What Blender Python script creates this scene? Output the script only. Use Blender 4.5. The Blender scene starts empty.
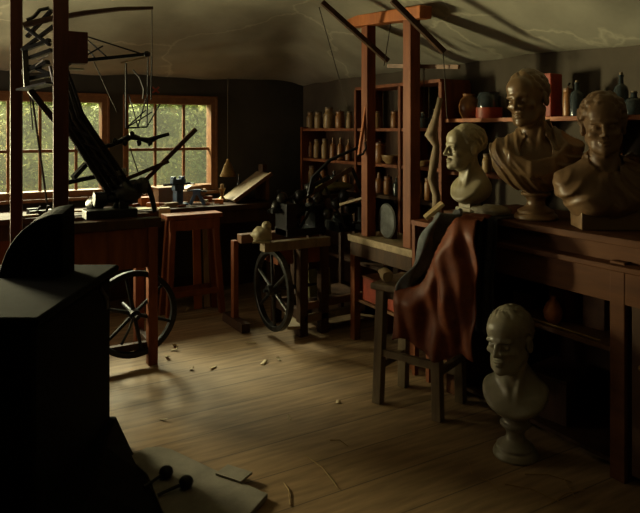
import bpy, bmesh, math, random
import numpy as np
from mathutils import Vector, Matrix, noise

random.seed(7)
# ------------------------------------------------------------------ camera
C = bpy.context.scene.collection
scene = bpy.context.scene
AZ = math.radians(30.46)
CX, CY, CZ = -3.42, -6.18, 1.6
cam_d = bpy.data.cameras.new('camera')
cam_d.lens = 36.0; cam_d.sensor_width = 36.0; cam_d.sensor_fit = 'HORIZONTAL'
cam_d.shift_y = -(256.5 - 130.0) / 640.0
cam_d.clip_start = 0.05
cam = bpy.data.objects.new('camera', cam_d)
cam.location = (CX, CY, CZ); cam.rotation_euler = (math.pi/2, 0, -AZ)
C.objects.link(cam); scene.camera = cam
FX, FY = math.sin(AZ), math.cos(AZ)
RX, RY = math.cos(AZ), -math.sin(AZ)

# ------------------------------------------------------------------ light
scene.view_settings.view_transform = 'Standard'
scene.view_settings.look = 'None'
scene.view_settings.gamma = 1.0
scene.view_settings.use_curve_mapping = False
scene.view_settings.exposure = 0.92
world = bpy.data.worlds.new('overcast_sky'); scene.world = world
world.use_nodes = True
wb = world.node_tree.nodes['Background']
wb.inputs[0].default_value = (0.80, 0.86, 0.78, 1); wb.inputs[1].default_value = 0.35

def area(name, loc, target, sx, sy, power, col):
    d = bpy.data.lights.new(name, 'AREA'); d.shape = 'RECTANGLE'
    d.size = sx; d.size_y = sy; d.energy = power; d.color = col
    o = bpy.data.objects.new(name, d); o.location = loc
    v = Vector(target) - Vector(loc)
    o.rotation_euler = v.to_track_quat('-Z', 'Y').to_euler()
    C.objects.link(o); return o
# added light on the busts, set at an unseen window left of the frame
sw = area('added_side_light', (-3.98, 0.32, 1.45), (-0.72, -3.9, 1.62), 0.65, 0.8, 105, (1.0, 0.83, 0.58))
sw.data.spread = math.radians(75)
# sky above the garden, shining down to the two windows in view
area('daylight_garden', (-2.45, 2.9, 3.9), (-2.35, 0.2, 1.4), 3.4, 1.2, 1050, (1.0, 0.90, 0.72))
# added light from the left for the busts, at an unseen left-wall window
area('added_left_light', (-5.22, -0.55, 1.5), (-0.6, -3.9, 1.6), 0.85, 0.85, 20, (1.0, 0.83, 0.60))

# ------------------------------------------------------------------ helpers
def P(px, py, d):
    k = (px - 320) / 640.0 * d
    return Vector((CX + FX*d + RX*k, CY + FY*d + RY*k, CZ - (py - 130) / 640.0 * d))
def Z(px, d, z):
    v = P(px, 130, d); v.z = z; return v
def G(px, py, z=0.0):
    return Z(px, (CZ - z) * 640.0 / (py - 130), z)
def CW(xc, d, z=0.0):
    return Vector((CX + FX*d + RX*xc, CY + FY*d + RY*xc, z))
def onY(px, y, z=0.0):
    k = (px - 320) / 640.0
    d = (y - CY) / (FY + RY*k); return Z(px, d, z), d
def onX(px, x, z=0.0):
    k = (px - 320) / 640.0
    d = (x - CX) / (FX + RX*k); return Z(px, d, z), d
def zat(py, d): return CZ - (py - 130) / 640.0 * d

def mat(name, col, col2=None, rough=0.6, metal=0.0, scale=8.0, stretch=(1, 1, 1), bump=0.15, kind='noise', spec=0.4, coat=0.0):
    m = bpy.data.materials.new(name); m.use_nodes = True
    nt = m.node_tree; b = nt.nodes['Principled BSDF']
    b.inputs['Roughness'].default_value = rough; b.inputs['Metallic'].default_value = metal
    b.inputs['Specular IOR Level'].default_value = spec
    b.inputs['Coat Weight'].default_value = coat
    if col2 is None: col2 = tuple(c*0.62 for c in col)
    tc = nt.nodes.new('ShaderNodeTexCoord'); mp = nt.nodes.new('ShaderNodeMapping')
    mp.inputs['Scale'].default_value = stretch
    nt.links.new(tc.outputs['Object'], mp.inputs['Vector'])
    n = nt.nodes.new('ShaderNodeTexNoise'); n.inputs['Scale'].default_value = scale
    n.inputs['Detail'].default_value = 6; n.inputs['Roughness'].default_value = 0.65
    nt.links.new(mp.outputs['Vector'], n.inputs['Vector'])
    r = nt.nodes.new('ShaderNodeValToRGB')
    r.color_ramp.elements[0].position = 0.32; r.color_ramp.elements[0].color = (*col2, 1)
    r.color_ramp.elements[1].position = 0.68; r.color_ramp.elements[1].color = (*col, 1)
    nt.links.new(n.outputs['Fac'], r.inputs['Fac'])
    nt.links.new(r.outputs['Color'], b.inputs['Base Color'])
    if bump:
        bp = nt.nodes.new('ShaderNodeBump'); bp.inputs['Strength'].default_value = bump
        bp.inputs['Distance'].default_value = 0.01
        nt.links.new(n.outputs['Fac'], bp.inputs['Height'])
        nt.links.new(bp.outputs['Normal'], b.inputs['Normal'])
    return m
M = {}
M['red_wood'] = mat('red_brown_wood', (0.21, 0.062, 0.018), (0.105, 0.028, 0.010), 0.6, spec=0.2, scale=14, stretch=(1, 1, 0.15))
M['dark_wood'] = mat('dark_wood', (0.070, 0.034, 0.015), (0.032, 0.015, 0.008), 0.65, spec=0.2, scale=14, stretch=(1, 1, 0.2))
M['maroon_wood'] = mat('dark_maroon_timber', (0.085, 0.026, 0.014), (0.045, 0.014, 0.009), 0.65, scale=14, stretch=(1, 1, 0.15), spec=0.2)
M['brown_wood'] = mat('brown_wood', (0.20, 0.095, 0.038), (0.10, 0.045, 0.020), 0.55, scale=12, stretch=(0.2, 1, 1))
M['orange_wood'] = mat('orange_wood', (0.42, 0.13, 0.03), (0.24, 0.066, 0.018), 0.55, spec=0.25, scale=12, stretch=(1, 1, 0.2))
M['chest_wood'] = mat('chest_wood', (0.125, 0.048, 0.016), (0.065, 0.023, 0.009), 0.65, spec=0.15, scale=10, stretch=(1, 0.15, 1))
M['pale_wood'] = mat('pale_wood', (0.42, 0.30, 0.16), (0.24, 0.16, 0.08), 0.6, scale=14, stretch=(1, 1, 0.2))
M['grey_wood'] = mat('weathered_wood', (0.22, 0.16, 0.09), (0.11, 0.075, 0.045), 0.65, scale=14, stretch=(1, 1, 0.2))
M['board'] = mat('scuffed_board', (0.30, 0.22, 0.12), (0.16, 0.11, 0.06), 0.65, scale=14, stretch=(0.2, 1, 1))
M['iron'] = mat('black_iron', (0.022, 0.021, 0.021), (0.010, 0.010, 0.011), 0.42, 0.6, scale=20)
M['stove_iron'] = mat('stove_iron', (0.006, 0.0062, 0.007), (0.003, 0.0033, 0.004), 0.85, 0.0, scale=20, bump=0.08, spec=0.08)
M['worn_iron'] = mat('worn_iron', (0.07, 0.068, 0.062), (0.025, 0.024, 0.023), 0.35, 0.8, scale=16)
M['steel'] = mat('bright_steel', (0.45, 0.44, 0.40), (0.22, 0.21, 0.19), 0.35, 0.9, scale=16)
M['blue_iron'] = mat('blue_painted_iron', (0.05, 0.09, 0.16), (0.02, 0.035, 0.07), 0.45, 0.1, scale=20)
M['brass'] = mat('tarnished_brass', (0.34, 0.21, 0.08), (0.14, 0.08, 0.03), 0.4, 0.8, scale=16)
M['cream'] = mat('cream_stoneware', (0.34, 0.225, 0.10), (0.20, 0.12, 0.05), 0.4, scale=10, bump=0.05)
M['amber'] = mat('amber_stoneware', (0.30, 0.13, 0.04), (0.15, 0.06, 0.02), 0.35, scale=10, bump=0.05)
M['dark_glass'] = mat('dark_bottle_glass', (0.035, 0.045, 0.05), (0.015, 0.02, 0.022), 0.12, scale=10, bump=0, spec=0.7)
M['pewter'] = mat('pewter', (0.25, 0.26, 0.26), (0.12, 0.12, 0.12), 0.3, 0.8, scale=14)
M['red_paint'] = mat('red_paint', (0.38, 0.055, 0.022), (0.20, 0.028, 0.014), 0.5, scale=14)
M['paper'] = mat('aged_paper', (0.58, 0.50, 0.33), (0.42, 0.35, 0.22), 0.8, scale=14, bump=0.05)
M['book'] = mat('book_cloth', (0.16, 0.09, 0.05), (0.08, 0.045, 0.03), 0.7, scale=20)
M['olive'] = mat('olive_cloth', (0.19, 0.17, 0.055), (0.10, 0.09, 0.03), 0.85, scale=14)
M['rag'] = mat('pale_rag', (0.42, 0.38, 0.28), (0.25, 0.22, 0.16), 0.9, scale=14)
M['leather'] = mat('red_brown_leather', (0.19, 0.046, 0.012), (0.085, 0.020, 0.007), 0.55, scale=9, bump=0.3, spec=0.25)
M['jacket'] = mat('slate_wool', (0.19, 0.20, 0.20), (0.09, 0.095, 0.10), 0.9, scale=16, bump=0.4)
M['curtain'] = mat('blue_black_cloth', (0.045, 0.042, 0.052), (0.022, 0.02, 0.026), 0.9, scale=16, bump=0.3)
M['slab'] = mat('grey_slab', (0.23, 0.205, 0.165), (0.13, 0.115, 0.09), 0.7, scale=7, bump=0.3)
M['rope'] = mat('cord', (0.06, 0.045, 0.03), None, 0.85, scale=30)
M['shaving'] = mat('wood_shaving', (0.46, 0.36, 0.20), (0.30, 0.22, 0.11), 0.7, scale=14)
M['straw'] = mat('straw', (0.32, 0.20, 0.07), (0.24, 0.15, 0.05), 0.7, scale=14)
M['bark'] = mat('bleached_bark', (0.36, 0.27, 0.17), (0.17, 0.12, 0.075), 0.8, scale=12, stretch=(1, 1, 0.25), bump=0.6)
M['wicker'] = mat('wicker', (0.26, 0.14, 0.06), (0.11, 0.055, 0.025), 0.7, scale=60)
M['orange_clay'] = mat('orange_clay', (0.50, 0.17, 0.045), (0.30, 0.09, 0.03), 0.6, scale=14)
# busts
M['bronze_plaster'] = mat('bronzed_plaster', (0.27, 0.165, 0.075), (0.17, 0.098, 0.044), 0.30, scale=7, bump=0.12, spec=0.55)
M['cream_plaster'] = mat('cream_plaster', (0.38, 0.32, 0.20), (0.24, 0.20, 0.12), 0.42, scale=7, bump=0.12)
M['grey_plaster'] = mat('grey_plaster', (0.29, 0.255, 0.18), (0.17, 0.15, 0.105), 0.40, scale=7, bump=0.12, spec=0.5)
M['tan_plaster'] = mat('tan_plaster', (0.24, 0.14, 0.068), (0.15, 0.085, 0.04), 0.45, scale=7, bump=0.12)

def box(bm, c, s, rz=0.0, rx=0.0, ry=0.0):
    mtx = Matrix.Translation(Vector(c)) @ Matrix.Rotation(rz, 4, 'Z') @ Matrix.Rotation(ry, 4, 'Y') @ Matrix.Rotation(rx, 4, 'X') @ Matrix.Diagonal((s[0], s[1], s[2], 1))
    bmesh.ops.create_cube(bm, size=1.0, matrix=mtx)
    return bm
def frame_of(t):
    t = t.normalized(); up = Vector((0, 0, 1)) if abs(t.z) < 0.95 else Vector((0, 1, 0))
    a = t.cross(up).normalized(); return a, a.cross(t).normalized()
def bar(bm, p0, p1, w, h, w1=None, h1=None):
    """square-section bar, w sideways, h along the upward normal"""
    p0, p1 = Vector(p0), Vector(p1); a, b = frame_of(p1 - p0)
    w1 = w if w1 is None else w1; h1 = h if h1 is None else h1
    vs = []
    for p, ww, hh in ((p0, w, h), (p1, w1, h1)):
        for sx, sy in ((-1, -1), (1, -1), (1, 1), (-1, 1)):
            vs.append(bm.verts.new(p + a*sx*ww/2 + b*sy*hh/2))
    for f in ((3, 2, 1, 0), (4, 5, 6, 7), (0, 1, 5, 4), (1, 2, 6, 5), (2, 3, 7, 6), (3, 0, 4, 7)):
        bm.faces.new([vs[i] for i in f])
    return bm
def tube(bm, pts, r, seg=8, closed=False):
    pts = [Vector(p) for p in pts]; n = len(pts)
    rs = r if isinstance(r, (list, tuple)) else [r]*n
    rings = []; prev = None
    for i, p in enumerate(pts):
        if closed: t = pts[(i+1) % n] - pts[i-1]
        else: t = pts[min(i+1, n-1)] - pts[max(i-1, 0)]
        if prev is None: a, b = frame_of(t)
        else:
            t = t.normalized(); a = (prev - t*prev.dot(t)).normalized(); b = a.cross(t)
        prev = a
        rings.append([bm.verts.new(p + (a*math.cos(q) + b*math.sin(q))*rs[i]) for q in [2*math.pi*j/seg for j in range(seg)]])
    m = n if closed else n-1
    for i in range(m):
        A, B = rings[i], rings[(i+1) % n]
        for j in range(seg):
            bm.faces.new((A[j], A[(j+1) % seg], B[(j+1) % seg], B[j]))
    if not closed:
        bm.faces.new(rings[0][::-1]); bm.faces.new(rings[-1])
    return bm
def turn(bm, prof, loc=(0, 0, 0), seg=20, mtx=None):
    """surface of revolution about z; prof = [(radius, z)...]"""
    mtx = (Matrix.Translation(Vector(loc)) @ mtx) if mtx else Matrix.Translation(Vector(loc))
    rings = []
    for r, z in prof:
        if r < 1e-5: rings.append([bm.verts.new(mtx @ Vector((0, 0, z)))])
        else: rings.append([bm.verts.new(mtx @ Vector((r*math.cos(2*math.pi*j/seg), r*math.sin(2*math.pi*j/seg), z))) for j in range(seg)])
    for A, B in zip(rings, rings[1:]):
        for j in range(seg):
            k = (j+1) % seg
            if len(A) == 1 and len(B) == 1: continue
            if len(A) == 1: bm.faces.new((A[0], B[k], B[j]))
            elif len(B) == 1: bm.faces.new((A[j], A[k], B[0]))
            else: bm.faces.new((A[j], A[k], B[k], B[j]))
    if len(rings[0]) > 1: bm.faces.new(rings[0][::-1])
    if len(rings[-1]) > 1: bm.faces.new(rings[-1])
    return bm
def prism(bm, poly, z0, z1, mtx=None):
    mtx = mtx or Matrix.Identity(4); n = len(poly)
    lo = [bm.verts.new(mtx @ Vector((x, y, z0))) for x, y in poly]
    hi = [bm.verts.new(mtx @ Vector((x, y, z1))) for x, y in poly]
    bm.faces.new(lo[::-1]); bm.faces.new(hi)
    for i in range(n): bm.faces.new((lo[i], lo[(i+1) % n], hi[(i+1) % n], hi[i]))
    return bm
def blob(bm, c, r, seed=0, amp=0.25, sub=3, freq=2.2, rz=0):
    q = bmesh.ops.create_icosphere(bm, subdivisions=sub, radius=1.0)
    off = Vector((seed*3.7, seed*1.3, seed*5.1)); mr = Matrix.Rotation(rz, 3, 'Z')
    for v in q['verts']:
        s = 1 + amp*noise.noise(v.co*freq + off) + amp*0.5*noise.noise(v.co*freq*2.6 + off)
        v.co = Vector(c) + mr @ Vector((v.co.x*r[0]*s, v.co.y*r[1]*s, v.co.z*r[2]*s))
    return bm
NB = bmesh.new
WORLD = {}
def thing(name, label, cat, loc=(0, 0, 0), rz=0.0, group=None):
    o = bpy.data.objects.new(name, None); o.empty_display_size = 0.05
    o.location = loc; o.rotation_euler = (0, 0, rz)
    o['label'] = label; o['category'] = cat
    if group: o['group'] = group
    C.objects.link(o)
    WORLD[o.name] = Matrix.Translation(Vector(loc)) @ Matrix.Rotation(rz, 4, 'Z')
    return o
def obj(name, bm, m, parent=None, world=False, smooth=False, bevel=0.0, label=None, cat=None, group=None, kind=None, base=None):
    bmesh.ops.recalc_face_normals(bm, faces=bm.faces)
    loc = Vector((0, 0, 0))
    if parent is None:
        if base is not None: loc = Vector(base)
        else:
            xs = [v.co for v in bm.verts]
            loc = Vector(((min(v.x for v in xs)+max(v.x for v in xs))/2, (min(v.y for v in xs)+max(v.y for v in xs))/2, min(v.z for v in xs)))
        bmesh.ops.translate(bm, verts=bm.verts, vec=-loc)
    elif world:
        bmesh.ops.transform(bm, matrix=WORLD[parent.name].inverted(), verts=bm.verts)
    me = bpy.data.meshes.new(name); bm.to_mesh(me); bm.free()
    if smooth:
        for p in me.polygons: p.use_smooth = True
        if smooth != 'all': me.set_sharp_from_angle(angle=math.radians(40))
    me.materials.append(m)
    o = bpy.data.objects.new(name, me); o.location = loc; o.parent = parent
    C.objects.link(o)
    if bevel:
        b = o.modifiers.new('bevel', 'BEVEL'); b.width = bevel; b.segments = 2; b.limit_method = 'ANGLE'
    WORLD[o.name] = (WORLD[parent.name] if parent else Matrix.Identity(4)) @ Matrix.Translation(loc)
    if label: o['label'] = label
    if cat: o['category'] = cat
    if group: o['group'] = group
    if kind: o['kind'] = kind
    return o
KIDS = {}
def dup(root, loc, rz=0.0, label=None, group=None, scale=None):
    r = root.copy(); r.location = loc; r.rotation_euler = (0, 0, rz)
    if scale: r.scale = scale
    C.objects.link(r)
    if label: r['label'] = label
    if group: r['group'] = group
    for ch in [o for o in C.objects if o.parent is root]:
        c = ch.copy(); c.parent = r; C.objects.link(c)
        for g in [o for o in C.objects if o.parent is ch]:
            d = g.copy(); d.parent = c; C.objects.link(d)
    WORLD[r.name] = Matrix.Translation(Vector(loc)) @ Matrix.Rotation(rz, 4, 'Z')
    return r
def struct(name, bm, m, **k): return obj(name, bm, m, kind='structure', **k)

# ------------------------------------------------------------------ room shell
XL, YF = -5.3, -7.3          # left wall, wall behind the viewer
def ceil_z(x, y):
    za, zb = 2.20 + 0.30*min(-y, 9), 2.17 + 0.58*min(-x, 9)
    z = -0.04*math.log(math.exp(-za/0.04) + math.exp(-zb/0.04) + math.exp(-2.68/0.04))
    return z + 0.05*noise.noise(Vector((x*0.9, y*0.9, 1.3))) + 0.018*noise.noise(Vector((x*3, y*3, 4)))
# floor
fm = bpy.data.materials.new('floorboards'); fm.use_nodes = True
nt = fm.node_tree; b = nt.nodes['Principled BSDF']; N = nt.nodes.new; Lk = nt.links.new
tc = N('ShaderNodeTexCoord'); sx = N('ShaderNodeSeparateXYZ'); Lk(tc.outputs['Object'], sx.inputs[0])
dv = N('ShaderNodeMath'); dv.operation = 'DIVIDE'; dv.inputs[1].default_value = 0.27; Lk(sx.outputs['Y'], dv.inputs[0])
fr = N('ShaderNodeMath'); fr.operation = 'FRACT'; Lk(dv.outputs[0], fr.inputs[0])
fl = N('ShaderNodeMath'); fl.operation = 'FLOOR'; Lk(dv.outputs[0], fl.inputs[0])
wn = N('ShaderNodeTexWhiteNoise'); wn.noise_dimensions = '1D'; Lk(fl.outputs[0], wn.inputs['W'])
mp = N('ShaderNodeMapping'); mp.inputs['Scale'].default_value = (1.2, 9, 1); Lk(tc.outputs['Object'], mp.inputs[0])
n1 = N('ShaderNodeTexNoise'); n1.inputs['Scale'].default_value = 3; n1.inputs['Detail'].default_value = 8; Lk(mp.outputs[0], n1.inputs[0])
n2 = N('ShaderNodeTexNoise'); n2.inputs['Scale'].default_value = 1.3; n2.inputs['Detail'].default_value = 5; Lk(tc.outputs['Object'], n2.inputs[0])
rp = N('ShaderNodeValToRGB'); e = rp.color_ramp.elements
e[0].position = 0.3; e[0].color = (0.165, 0.102, 0.050, 1); e[1].position = 0.7; e[1].color = (0.31, 0.20, 0.103, 1)
ad = N('ShaderNodeMath'); ad.operation = 'ADD'; Lk(n1.outputs['Fac'], ad.inputs[0])
mu = N('ShaderNodeMath'); mu.operation = 'MULTIPLY_ADD'; mu.inputs[1].default_value = 0.12; mu.inputs[2].default_value = -0.06; Lk(wn.outputs['Value'], mu.inputs[0]); Lk(mu.outputs[0], ad.inputs[1])
ad2 = N('ShaderNodeMath'); ad2.operation = 'MULTIPLY_ADD'; ad2.inputs[1].default_value = 0.5; Lk(n2.outputs['Fac'], ad2.inputs[0])
sb = N('ShaderNodeMath'); sb.operation = 'SUBTRACT'; sb.inputs[1].default_value = 0.25; Lk(ad.outputs[0], sb.inputs[0]); Lk(sb.outputs[0], ad2.inputs[2])
Lk(ad2.outputs[0], rp.inputs['Fac'])
gp = N('ShaderNodeMath'); gp.operation = 'PINGPONG'; gp.inputs[1].default_value = 0.5; Lk(fr.outputs[0], gp.inputs[0])
gs = N('ShaderNodeMapRange'); gs.inputs['From Min'].default_value = 0.0; gs.inputs['From Max'].default_value = 0.022; Lk(gp.outputs[0], gs.inputs['Value'])
mx = N('ShaderNodeMixRGB'); mx.inputs[1].default_value = (0.075, 0.048, 0.026, 1); Lk(gs.outputs[0], mx.inputs[0]); Lk(rp.outputs[0], mx.inputs[2])
Lk(mx.outputs[0], b.inputs['Base Color']); b.inputs['Roughness'].default_value = 0.6; b.inputs['Specular IOR Level'].default_value = 0.3
bp = N('ShaderNodeBump'); bp.inputs['Strength'].default_value = 0.35; bp.inputs['Distance'].default_value = 0.006; Lk(mx.outputs[0], bp.inputs['Height']); Lk(bp.outputs[0], b.inputs['Normal'])
bm = NB(); box(bm, ((XL)/2, YF/2, -0.05), (-XL+0.4, -YF+0.4, 0.1)); struct('floor', bm, fm, base=(0, 0, 0))

pl = mat('ceiling_plaster', (0.315, 0.29, 0.215), (0.21, 0.193, 0.143), 0.9, scale=1.6, bump=0.3)
nt = pl.node_tree; b = nt.nodes['Principled BSDF']; N = nt.nodes.new; Lk = nt.links.new
tc = N('ShaderNodeTexCoord'); vz = N('ShaderNodeTexVoronoi'); vz.feature = 'DISTANCE_TO_EDGE'; vz.inputs['Scale'].default_value = 0.9
nw = N('ShaderNodeTexNoise'); nw.inputs['Scale'].default_value = 2.5; nw.inputs['Detail'].default_value = 5; Lk(tc.outputs['Object'], nw.inputs[0])
mxv = N('ShaderNodeMixRGB'); mxv.inputs[0].default_value = 0.35; Lk(tc.outputs['Object'], mxv.inputs[1]); Lk(nw.outputs['Color'], mxv.inputs[2]); Lk(mxv.outputs[0], vz.inputs['Vector'])
mr = N('ShaderNodeMapRange'); mr.inputs['From Min'].default_value = 0.0; mr.inputs['From Max'].default_value = 0.012; mr.inputs['To Min'].default_value = 0.45; mr.inputs['To Max'].default_value = 0.0; Lk(vz.outputs['Distance'], mr.inputs['Value'])
src = b.inputs['Base Color'].links[0].from_socket
mx = N('ShaderNodeMixRGB'); Lk(mr.outputs[0], mx.inputs[0]); Lk(src, mx.inputs[1]); mx.inputs[2].default_value = (0.55, 0.50, 0.36, 1); Lk(mx.outputs[0], b.inputs['Base Color'])
bm = NB(); nx, ny = 80, 100; g = []
for i in range(nx+1):
    row = []
    for j in range(ny+1):
        x = XL-0.1 + (-XL+0.2)*i/nx; y = YF-0.1 + (-YF+0.2)*j/ny
        row.append(bm.verts.new((x, y, ceil_z(min(x, 0), min(y, 0)))))
    g.append(row)
for i in range(nx):
    for j in range(ny): bm.faces.new((g[i][j], g[i][j+1], g[i+1][j+1], g[i+1][j]))
ce = struct('ceiling', bm, pl, smooth='all')
sm = ce.modifiers.new('thickness', 'SOLIDIFY'); sm.thickness = 0.08; sm.offset = -1
wallm = mat('dark_wall', (0.075, 0.070, 0.058), (0.045, 0.042, 0.036), 0.9, scale=2.2, bump=0.25)
wallr = mat('brown_wall', (0.075, 0.058, 0.038), (0.045, 0.034, 0.022), 0.9, scale=2.2, bump=0.25)
wallf = mat('side_wall', (0.12, 0.10, 0.07), (0.08, 0.065, 0.045), 0.9, scale=2.2, bump=0.25)

W1 = (onY(-34, 0)[0].x, onY(108, 0)[0].x); W2 = (onY(124, 0)[0].x, onY(216, 0)[0].x)
W3 = (-4.4, -3.58)
ZB, ZT = 0.99, 1.915
def wall_with_holes(name, along, holes, length0, length1, m, thick=0.2, axis='x', pos=0.0, H=2.75):
    bm = NB(); cuts = sorted(holes); a = length0
    def bb(a0, a1, z0, z1):
        if a1-a0 < 1e-4: return
        if axis == 'x': box(bm, ((a0+a1)/2, pos+thick/2, (z0+z1)/2), (a1-a0, thick, z1-z0))
        else: box(bm, (pos-thick/2, (a0+a1)/2, (z0+z1)/2), (thick, a1-a0, z1-z0))
    for h0, h1 in cuts:
        bb(a, h0, 0, H); bb(h0, h1, 0, ZB); bb(h0, h1, ZT, H); a = h1
    bb(a, length1, 0, H)
    return struct(name, bm, m)
wall_with_holes('wall_back', None, [W1, W2, W3], XL-0.2, 0.2, wallm)
bm = NB(); box(bm, (0.1, YF/2, 1.375), (0.2, -YF, 2.75)); struct('wall_right', bm, wallr)
wall_with_holes('wall_left', None, [(-1.0, -0.1)], YF, 0.0, wallf, axis='y', pos=XL)
bm = NB(); box(bm, (XL/2, YF-0.1, 1.375), (-XL+0.4, 0.2, 2.75)); struct('wall_front', bm, wallf)
# pale plaster moulding line where right wall meets the ceiling
bm = NB(); tube(bm, [(-0.02, y, ceil_z(-0.02, y)-0.06) for y in np.linspace(-6.5, -0.03, 40)], 0.016, 6)
struct('trim_1', bm, mat('trim_plaster', (0.42, 0.33, 0.20), None, 0.8), smooth='all')
bm = NB(); tube(bm, [(x, -0.02, ceil_z(x, -0.02)-0.035) for x in np.linspace(-1.2, -0.03, 12)], 0.014, 6)
struct('trim_2', bm, M['brown_wood'], smooth='all')
bm = NB(); box(bm, (-0.012, -3.2, 0.07), (0.024, 6.3, 0.14)); struct('baseboard_right', bm, M['dark_wood'])
bm = NB(); box(bm, (-2.65, -0.012, 0.07), (5.2, 0.024, 0.14)); struct('baseboard_back', bm, M['dark_wood'])

# windows
glass = bpy.data.materials.new('old_window_glass'); glass.use_nodes = True
nt = glass.node_tree; N = nt.nodes.new; Lk = nt.links.new
for n in list(nt.nodes):
    if n.type == 'BSDF_PRINCIPLED': nt.nodes.remove(n)
out = nt.nodes['Material Output']
tr = N('ShaderNodeBsdfTransparent'); tr.inputs[0].default_value = (0.86, 0.90, 0.80, 1)
gl = N('ShaderNodeBsdfGlossy'); gl.inputs['Roughness'].default_value = 0.08
tl = N('ShaderNodeBsdfTranslucent'); tl.inputs[0].default_value = (0.75, 0.75, 0.6, 1)
m1 = N('ShaderNodeMixShader'); m1.inputs[0].default_value = 0.03; m2 = N('ShaderNodeMixShader'); m2.inputs[0].default_value = 0.012
Lk(tr.outputs[0], m1.inputs[1]); Lk(gl.outputs[0], m1.inputs[2]); Lk(m1.outputs[0], m2.inputs[1]); Lk(tl.outputs[0], m2.inputs[2]); Lk(m2.outputs[0], out.inputs['Surface'])
wf = mat('window_frame_paint', (0.25, 0.11, 0.042), (0.15, 0.06, 0.025), 0.5, scale=14)
def window(name, a0, a1, ncol, pos=0.0, axis='x', bars=None, xs=None):
    def bx(bm, a, w, o, t, z, h):
        if axis == 'x': box(bm, (a, pos+o, z), (w, t, h))
        else: box(bm, (pos-o, a, z), (t, w, h))
    zc, hh = (ZB+ZT)/2, ZT-ZB
    bm = NB()
    bx(bm, a0+0.02, 0.04, 0.05, 0.14, zc, hh); bx(bm, a1-0.03, 0.06, 0.05, 0.14, zc, hh)
    bx(bm, (a0+a1)/2-.01, a1-a0-0.10, 0.05, 0.14, ZT-0.03, 0.06); bx(bm, (a0+a1)/2-.01, a1-a0-0.10, 0.05, 0.14, ZB+0.03, 0.06)
    # architrave standing on the wall face
    fr = struct(name, bm, wf, bevel=0.004)
    def child(nm, bm, m, bev=0.0):
        return obj(nm, bm, m, fr, world=True, bevel=bev)
    bm = NB()
    bx(bm, a0, 0.022, -0.012, 0.026, zc, hh+0.05); bx(bm, a1, 0.022, -0.012, 0.026, zc, hh+0.05); bx(bm, (a0+a1)/2, a1-a0+0.02, -0.012, 0.026, ZT+0.012, 0.026)
    child('architrave', bm, wf, 0.003)
    bm = NB(); cols = xs if xs else [a0+(a1-a0)*i/ncol for i in range(1, ncol)]
    for c in cols: bx(bm, c, 0.024, 0.06, 0.03, zc, hh-0.12)
    bx(bm, (a0+a1)/2, a1-a0-0.12, 0.06, 0.034, ZB+0.42, 0.028)
    child('glazing_bars', bm, wf)
    bm = NB(); bx(bm, (a0+a1)/2, a1-a0+0.06, -0.03, 0.1, ZB-0.015, 0.03); child('sill', bm, wf, 0.004)
    bm = NB(); bx(bm, (a0+a1)/2-.01, a1-a0-0.10, 0.075, 0.004, zc, hh-0.12); child('pane', bm, glass)
    return fr
window('window_1', W1[0], W1[1], 4, xs=[onY(p, 0.06)[0].x for p in (8, 40, 76)])
window('window_2', W2[0], W2[1], 3, xs=[onY(p, 0.06)[0].x for p in (155, 183.5)])
window('added_window_3', W3[0], W3[1], 3)  # unseen window, added as an opening for the side light
window('added_window_4', -1.0, -0.1, 3, pos=XL, axis='y')  # unseen left-wall window, added to let light onto the busts

# the garden outside: ground and a high leafy hedge
gm = mat('garden_ground', (0.10, 0.12, 0.05), None, 0.9)
bm = NB(); box(bm, (-2.6, 4.2, -0.05), (12, 8.0, 0.1)); struct('ground', bm, gm)
leafm = bpy.data.materials.new('hedge_leaf'); leafm.use_nodes = True
nt = leafm.node_tree; N = nt.nodes.new; Lk = nt.links.new; b = nt.nodes['Principled BSDF']
oi = N('ShaderNodeTexCoord'); nn = N('ShaderNodeTexNoise'); nn.inputs['Scale'].default_value = 2.6; nn.inputs['Detail'].default_value = 8; Lk(oi.outputs['Object'], nn.inputs[0])
rp = N('ShaderNodeValToRGB'); e = rp.color_ramp.elements; e[0].position = 0.35; e[0].color = (0.12, 0.16, 0.035, 1); e[1].position = 0.66; e[1].color = (0.66, 0.61, 0.24, 1)
e2 = rp.color_ramp.elements.new(0.52); e2.color = (0.37, 0.43, 0.15, 1)
Lk(nn.outputs['Fac'], rp.inputs[0]); Lk(rp.outputs[0], b.inputs['Base Color']); b.inputs['Roughness'].default_value = 0.6
rnd = random.Random(3); bm = NB()
box(bm, (-2.4, 2.3, 1.2), (8.4, 0.2, 2.4))
for i in range(15000):
    x = rnd.uniform(-6.5, 1.8); z = rnd.uniform(0.3, 2.45); y = 1.9 + 0.25*noise.noise(Vector((x*1.5, z*1.5, 0))) + rnd.uniform(0, 0.22)
    s = rnd.uniform(0.025, 0.055); n = Vector((rnd.uniform(-1, 1), rnd.uniform(-1.6, -0.1), rnd.uniform(-0.2, 1.3))).normalized()
    a, c = frame_of(n); t = rnd.uniform(0, 6.28); u = a*math.cos(t)+c*math.sin(t); w = n.cross(u); p = Vector((x, y, z))
    vs = [bm.verts.new(p+q) for q in (-u*s, w*s*0.45 + n*s*0.12, u*s, -w*s*0.45 + n*s*0.12)]
    bm.faces.new(vs)
obj('hedge', bm, leafm, label='pale green leafy hedge seen outside through the windows', cat='hedge', kind='stuff')

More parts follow.
